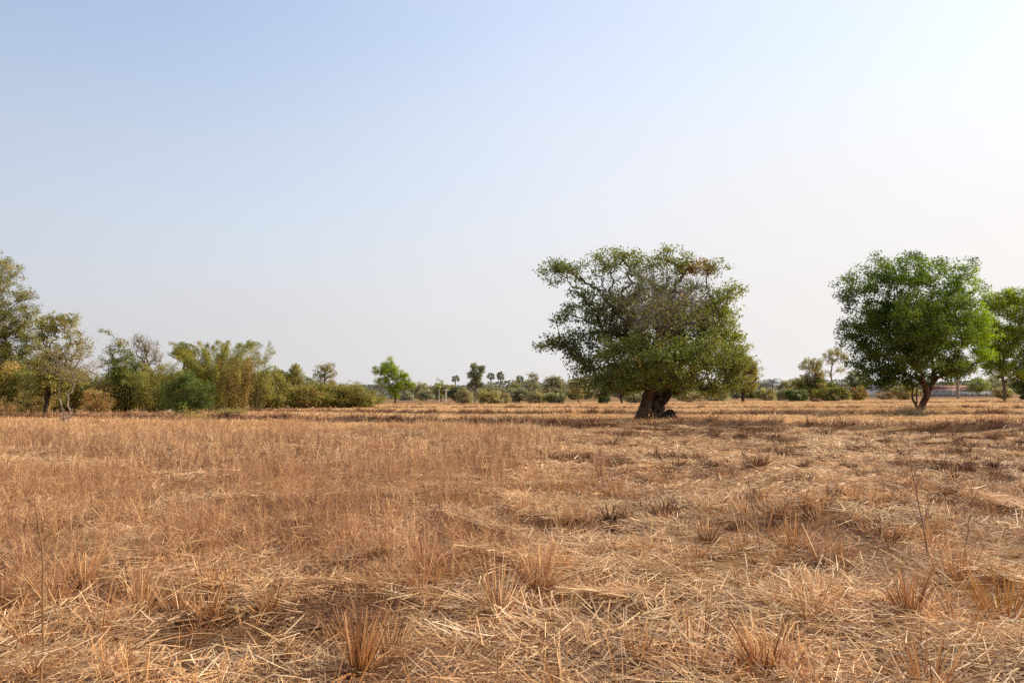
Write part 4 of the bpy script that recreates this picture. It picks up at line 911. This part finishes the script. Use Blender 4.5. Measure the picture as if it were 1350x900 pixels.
def mound(label, px, py, wpx, hpx, seed, c=(.16, .085, .05), d=None):
    d = d or dist(px, py); s = d/F; bx = wx(px, d); z0 = ground_z(bx, d); rng = R(seed)
    u = np.linspace(0, 2*np.pi, 24, endpoint=False); v = np.linspace(0, 1, 9); V = []
    for t in v:
        for a in u:
            rr = math.cos(t*math.pi/2)**.7*(1 + .18*(vnoise(a*1.3+seed, t*4, seed)-.5)); V.append((math.cos(a)*rr*wpx*s/2, math.sin(a)*rr*wpx*s/2, math.sin(t*math.pi/2)*hpx*s*(1+.12*(vnoise(a*2, t*3, seed+2)-.5)) - .05*(1-t)))
    i = np.arange(8)[:, None]*24; j = np.arange(24)[None]; j2 = (j+1) % 24
    root = empty('straw_mound', (bx, d, z0), label, 'mound')
    mesh('heap', np.array(V), np.stack([i+j, i+j2, i+24+j2, i+24+j], -1).reshape(-1, 4), plain_material('mound_earth', c, .95, .5, 6), root, smooth=True)
    n = 500; a = rng.uniform(0, 6.28, n); t = rng.uniform(0, .9, n); rr = np.cos(t*math.pi/2)**.7
    b = np.stack([np.cos(a)*rr*wpx*s*.48, np.sin(a)*rr*wpx*s*.48, np.sin(t*math.pi/2)*hpx*s*.97], 1)
    Vb, Fb, Cb = blades(b, a + rng.normal(size=n)*.5, rng.uniform(.2, 1.5, n), rng.uniform(.12, .38, n), np.full(n, .02), rng.uniform(0, .5, n), rng.uniform(0, 3, n), pick_cols(DARK+RUST[:1], n, rng), 2, .4)
    mesh('loose_straw', Vb, Fb, STRAW, root, Cb)

# ------------------------------------------------------------------ buildings and poles
def box(g, x0, x1, y0, y1, z0, z1):
    V = np.array([(x, y, z) for z in (z0, z1) for y in (y0, y1) for x in (x0, x1)], float)
    g.add(V, np.array([(0, 2, 3, 1), (4, 5, 7, 6), (0, 1, 5, 4), (2, 6, 7, 3), (1, 3, 7, 5), (0, 4, 6, 2)]))
def gbuild(fn, name, mat, parent):
    g = Geo(); fn(g); return g.build(name, mat, parent)

def house(name, label, px0, px1, py_base, py_eave, py_ridge, d, wall, roof, seed, nwin=3, over=.4, depth=6):
    s = d/F; bx = wx((px0+px1)/2, d); hw = (px1-px0)/2*s; z0 = ground_z(bx, d)
    ze = wz((px0+px1)/2, py_eave, d) - z0; zr = wz((px0+px1)/2, py_ridge, d) - z0
    root = empty(name, (bx, d, z0), label, 'house')
    wm = plain_material(name+'_plaster', wall, .85, .12, .8); rm = plain_material(name+'_tiles', roof, .8, .3, 2)
    dk = plain_material('dark_opening', (.03, .03, .035), .3, .2, 2, .5); fr = plain_material('frame_paint', (.45, .40, .34), .7, .1, 2)
    gbuild(lambda g: box(g, -hw, hw, 0, depth, -.1, ze), 'wall', wm, root)
    def rf(g):
        V = np.array([(-hw-over, -over, ze+.02), (hw+over, -over, ze+.02), (hw+over, depth/2, zr), (-hw-over, depth/2, zr), (-hw-over, depth+over, ze+.02), (hw+over, depth+over, ze+.02)])
        V2 = V + np.array([0, 0, .14]); W = np.vstack([V, V2])
        g.add(W, np.array([(0, 3, 2, 1), (3, 4, 5, 2), (6, 7, 8, 9), (9, 8, 11, 10), (0, 1, 7, 6), (4, 10, 11, 5), (0, 6, 9, 3), (3, 9, 10, 4), (1, 2, 8, 7), (2, 5, 11, 8)]))
    gbuild(rf, 'roof', rm, root)
    for k in range(nwin):
        x = -hw + (k+.6)*2*hw/nwin*.92
        if k == nwin//2:
            dd = gbuild(lambda g: box(g, x-.45, x+.45, -.03, .02, .05, 2.0), 'door', fr, root); gbuild(lambda g: box(g, x+.3, x+.36, -.07, -.032, .95, 1.05), 'handle', dk, dd)
        else:
            f = gbuild(lambda g: [box(g, x-.6, x+.6, -.05, .02, .95, 1.03), box(g, x-.6, x+.6, -.05, .02, 1.85, 1.93), box(g, x-.6, x-.52, -.05, .02, 1.03, 1.85), box(g, x+.52, x+.6, -.05, .02, 1.03, 1.85), box(g, x-.03, x+.03, -.05, .02, 1.03, 1.85)], 'window', fr, root)
            gbuild(lambda g: box(g, x-.52, x+.52, -.02, .015, 1.03, 1.85), 'pane', dk, f)

def boundary_wall(label, px0, px1, py_top, d, c, npost):
    bx0, bx1 = wx(px0, d), wx(px1, d); mx = (bx0+bx1)/2; z0 = ground_z(mx, d); h = wz((px0+px1)/2, py_top, d) - z0; hw = (bx1-bx0)/2
    root = empty('boundary_wall', (mx, d, z0), label, 'wall'); m = plain_material('grey_render', c, .9, .25, .9); m2 = plain_material('pillar_render', tuple(x*.8 for x in c), .9, .2, .9)
    gbuild(lambda g: box(g, -hw, hw, 0, .2, -.1, h), 'panel', m, root)
    gbuild(lambda g: box(g, -hw-.03, hw+.03, -.04, .24, h+.002, h+.08), 'coping', m2, root)
    for k in range(npost):
        x = -hw + (k+.5)*2*hw/npost; gbuild(lambda g: box(g, x-.16, x+.16, -.08, -.003, -.1, h-.004), 'pillar', m2, root)

def pole(label, px, ytop, ybase, d, r, c, arms=True):
    bx = wx(px, d); z0 = ground_z(bx, d); h = wz(px, ytop, d) - z0
    root = empty('utility_pole', (bx, d, z0), label, 'pole', 'white poles by the far track'); m = plain_material('pole_concrete', c, .8, .1, 1.5); mi = plain_material('insulator', (.25, .22, .2), .4, .1, 3)
    g = Geo(); g.add(*tube(np.array([[0, 0, -.2], [0, 0, h*.5], [0, 0, h]]), np.array([r*1.2, r, r*.8]), 8)); g.build('shaft', m, root)
    if arms:
        gbuild(lambda g: box(g, -.7, .7, -.07-r, -r+.0, h-.5, h-.4), 'crossarm', m, root)
        for x in (-.6, .6):
            g = Geo(); g.add(*tube(np.array([[x, -r-.03, h-.4], [x, -r-.03, h-.3], [x, -r-.03, h-.18]]), np.array([.05, .07, .03]), 6)); g.build('insulator', mi, root)

def pylon(px, ytop, d):
    bx = wx(px, d); z0 = ground_z(bx, d); h = wz(px, ytop, d) - z0
    root = empty('lattice_pylon', (bx, d, z0), 'faint grey lattice pylon above the hazy trees between the palms', 'pylon'); m = plain_material('weathered_steel', (.30, .30, .32), .6, .1, 1)
    g = Geo(); hw = lambda z: 1.5*(1-z/h) + .25; q = np.linspace(0, h, 9); r = np.array([.06, .06])
    for sx in (-1, 1):
        for sy in (-1, 1):
            for a, b in zip(q[:-1], q[1:]):
                g.add(*tube(np.array([[sx*hw(a), sy*hw(a), a], [sx*hw(b), sy*hw(b), b]]), r, 4))
    for a, b in zip(q[:-1], q[1:]):
        for s in (-1, 1):
            g.add(*tube(np.array([[-s*hw(a), -hw(a), a], [s*hw(b), -hw(b), b]]), r*.6, 4)); g.add(*tube(np.array([[-hw(a), -s*hw(a), a], [-hw(b), s*hw(b), b]]), r*.6, 4))
    g.build('lattice', m, root)
    for z, w in ((h*.82, 1.9), (h*.95, 1.3)):
        g = Geo(); g.add(*tube(np.array([[-w, 0, z], [0, 0, z+.25], [w, 0, z]]), np.array([.05, .08, .05]), 4)); g.build('crossarm', m, root)

# ------------------------------------------------------------------ single plants of the foreground
def tuft_thing(label, px, py, hpx, n_, cols, seed, lean=.32, wid=.0075, cat='straw tuft', r=.06, broken=.2, name='straw_tuft'):
    d = dist(px, py); bx = wx(px, d); z0 = ground_z(bx, d); n = int(n_*1.8)
    o = tuft_geo(n, hpx*d/F*1.2, wid*1.1, 1, cols, seed, lean*1.1, broken + .2, r*1.0).build(name, STRAW); o.location = (bx, d, z0 + .05)
    tag(o, label, cat)

def tall_weed(label, px, py, ytop, lean_px, seed, cols, nb=14, r0=.006, bl=.28, name='dry_weed', extra=1):
    d = dist(px, py); s = d/F; bx = wx(px, d); z0 = ground_z(bx, d); h = wz(px, ytop, d) - z0; rng = R(seed)
    root = empty(name, (bx, d, z0), label, 'dry weed'); c = pick_cols(cols, 1, rng)[0]
    n = 9; t = np.linspace(0, 1, n); P = np.stack([lean_px*s*t**1.3 + rng.normal(size=n)*.006, .05*np.sin(t*3), h*t - .03], 1); P[0, :2] = 0
    V, Fc = tube(P, np.linspace(r0, r0*.35, n), 6); mesh('stem', V, Fc, STRAW, root, np.tile(c, (len(V), 1)))
    if nb:
        tt = rng.uniform(.25, 1, nb); b = np.stack([np.interp(tt, t, P[:, k]) for k in range(3)], 1)
        he = rng.uniform(0, 6.28, nb); le = h*bl*(1.15-tt)*rng.uniform(.5, 1.3, nb) + .04
        g = Geo(); ln = rng.uniform(.4, 1.0, nb); g.add(*blades(b, he, ln, le, np.full(nb, r0*.8), rng.uniform(-.35, .05, nb), rng.uniform(0, 3, nb), np.tile(c, (nb, 1)), 4, .4))
        m = nb*9*extra; k = rng.integers(0, nb, m); u = rng.uniform(.2, 1, m)
        q = b[k] + np.stack([np.cos(he[k])*np.sin(ln[k])*le[k]*u, np.sin(he[k])*np.sin(ln[k])*le[k]*u, np.cos(ln[k])*le[k]*u], 1)
        g.add(*blades(q, rng.uniform(0, 6.28, m), rng.uniform(.1, 1.2, m), rng.uniform(.03, .12, m), np.full(m, r0*.42), rng.uniform(-.3, .3, m), rng.uniform(0, 3, m), np.tile(c, (m, 1))*rng.uniform(.7, 1.3, (m, 1)), 2, .5))
        g.build('twig', STRAW, root)

def seedling(label, px, py, hpx, n, seed):
    d = dist(px, py); bx = wx(px, d); z0 = ground_z(bx, d); s = d/F; rng = R(seed)
    P = rng.normal(size=(n, 3))*np.array([hpx*s*.55, hpx*s*.5, hpx*s*.25]) + np.array([0, 0, hpx*s*.55]); P[:, 2] = P[:, 2].clip(.03)
    V, Fc, C = leaf_quads(P, rng, .03, .45, pick_cols([((.10, .15, .03), 2), ((.15, .17, .05), 1)], n, rng)*rng.uniform(.7, 1.2, (n, 1)), .6, 0)
    root = empty('green_weed', (bx, d, z0), label, 'weed'); mesh('foliage', V, Fc, LEAF, root, C)
    V, Fc, C = blades(np.zeros((5, 3)), rng.uniform(0, 6, 5), rng.uniform(0, .7, 5), np.full(5, hpx*s), np.full(5, .004), np.zeros(5), np.zeros(5), np.tile([.12, .14, .05], (5, 1)), 2); mesh('stem', V, Fc, LEAF, root, C)

def foreground():
    T = tuft_thing
    T('tall pale straw tuft standing clear in the middle of the near field', 655, 812, 82, 60, PALE, 901)
    T('pale upright straw tuft at the lower left, beside a smaller one', 188, 808, 74, 46, PALE[:3], 902, lean=.2)
    T('smaller pale straw tuft just right of the upright lower left one', 240, 812, 52, 40, PALE, 903)
    T('orange brown straw tuft near the bottom left of the centre', 476, 878, 80, 70, GOLD, 904, lean=.26)
    T('loose golden straw tuft above and right of the orange brown bottom tuft', 512, 856, 66, 60, GOLD+PALE[:2], 905, lean=.4)
    T('bristly brown straw tuft right of the bottom centre', 835, 866, 56, 42, GOLD, 906)
    T('big dry straw tuft at the bottom right, nearest the camera', 995, 884, 88, 90, GOLD+PALE[:2], 907, lean=.36)
    T('bent pale straw tuft left of the big bottom right tuft', 905, 884, 66, 50, PALE, 908, lean=.5, broken=.4)
    T('wide orange straw tuft near the right edge', 1312, 812, 86, 120, [((.50, .26, .07), 3), ((.42, .20, .06), 2), ((.58, .36, .13), 1)], 909, lean=.45, r=.12)
    T('slim brown straw tuft standing alone in the cut straw at the right', 1036, 726, 52, 40, GOLD+RUST[:1], 910, lean=.14)
    T('little orange straw tuft between the two bottom right clumps', 1073, 814, 34, 34, [((.52, .26, .06), 2), ((.45, .25, .09), 1)], 911)
    T('dark brown straw tuft at the right, left of the wide orange one', 1186, 812, 72, 70, GOLD[1:]+RUST[:2], 912, lean=.3)
    T('reddish straw tuft beside the middle pale tuft, on its right', 703, 782, 62, 60, RUST+GOLD[:2], 913, lean=.4)
    T('short dark straw stub left of the wide fuzzy weeds at the right', 1141, 718, 22, 30, DARK, 914)
    T('shaggy brown straw tuft at the left edge', 12, 800, 62, 80, RUST+GOLD, 915, lean=.45, r=.1)
    T('golden straw tuft at the left under the tall bare stalk', 118, 770, 60, 60, GOLD+PALE[:2], 916, lean=.4)
    T('brown straw tuft in the bottom left corner area, right of the tall stalk', 160, 892, 56, 44, GOLD+PALE[:1], 917, lean=.3)
    T('rusty straw tuft in the weeds above the centre of the near field', 560, 760, 60, 60, RUST+PALE[:1], 918, lean=.35)
    T('ragged straw tuft at the right, below the bare branching weed', 1245, 770, 66, 90, RUST+GOLD, 919, lean=.45, r=.12)
    T('pale stubble tuft on the cut straw, left of the slim brown one', 925, 716, 42, 46, GOLD+PALE, 920, lean=.4)
    sc = [((.36, .21, .10), 2), ((.30, .17, .08), 1)]
    tall_weed('tall bare stalk at the left edge of the near field', 66, 905, 648, -16, 931, [((.34, .19, .085), 1)], 6, .0085, .10)
    tall_weed('thin leaning stalk at the foot of the tall bare stalk', 96, 905, 770, -22, 932, sc, 5, .0035, .12)
    tall_weed('bare branching weed rising in front of the right field', 1216, 742, 578, -24, 933, [((.22, .11, .07), 1)], 20, .007, .34)
    tall_weed('tall wispy weed standing in the cut straw right of the centre', 996, 728, 588, -20, 934, [((.27, .15, .08), 1)], 16, .006, .25)
    tall_weed('short thin stem poking up at the bottom centre', 651, 902, 838, 1, 935, sc, 3, .0045, .1)
    tall_weed('dark thin weed stem left of the centre in the fuzzy weeds', 508, 742, 690, -12, 936, [((.16, .08, .05), 1)], 8, .004, .25)
    tall_weed('dead twig weed beside the bare branching weed, on its right', 1262, 748, 648, 14, 937, [((.24, .12, .07), 1)], 18, .005, .34)
    seedling('pale green weed at the bottom centre beside a thin stem', 668, 882, 16, 46, 941)
    seedling('tiny green weed at the bottom left corner', 42, 868, 8, 26, 942)
    seedling('tiny green weed right of the tall bare stalk', 96, 868, 9, 30, 943)
    seedling('yellow green weed near the middle tuft', 738, 786, 9, 34, 944)
    brush_heap('brush_pile', 'grey dead brush piled at the foot of the dense round tree', 1196, 551, 66, 20, 700, 951)
    brush_heap('brush_pile', 'small heap of dead twigs on the bund right of the big spreading tree', 1085, 551, 34, 9, 260, 952)
    mound('dark round mound before the scrub between the two big trees', 1075, 531, 13, 5.5, 3)
    mound('small dark mound right of the leaning trunks', 908, 532, 7, 4, 5)

def buildings():
    house('pink_house', 'low pink house with a red tiled roof behind the grey wall', 1228, 1277, 521, 511.5, 508.6, 262, (.60, .40, .34), (.26, .12, .09), 1, 5)
    house('white_house', 'white building half hidden behind the dense round tree', 1150, 1182, 523, 513, 508.5, 270, (.72, .72, .72), (.40, .38, .38), 2, 3)
    house('pale_shed', 'long pale shed with a light roof seen beyond the small feathery palm', 1019, 1047, 523, 509.5, 505.5, 300, (.62, .60, .54), (.55, .53, .50), 3, 3)
    boundary_wall('long grey boundary wall in front of the pink house', 1222, 1312, 516, 250, (.30, .29, .29), 10)
    pole('taller thicker white pole, right of the two by the far track', 587.5, 512, 530, 215, .085, (.78, .76, .73))
    pole('thinner white pole, left of the two by the far track', 578.5, 513, 530, 225, .06, (.68, .66, .63), False)
    pylon(675.5, 500, 380)

left_side(); thicket(); far_middle(); fig_tree(); round_tree(); right_side(); buildings(); foreground()
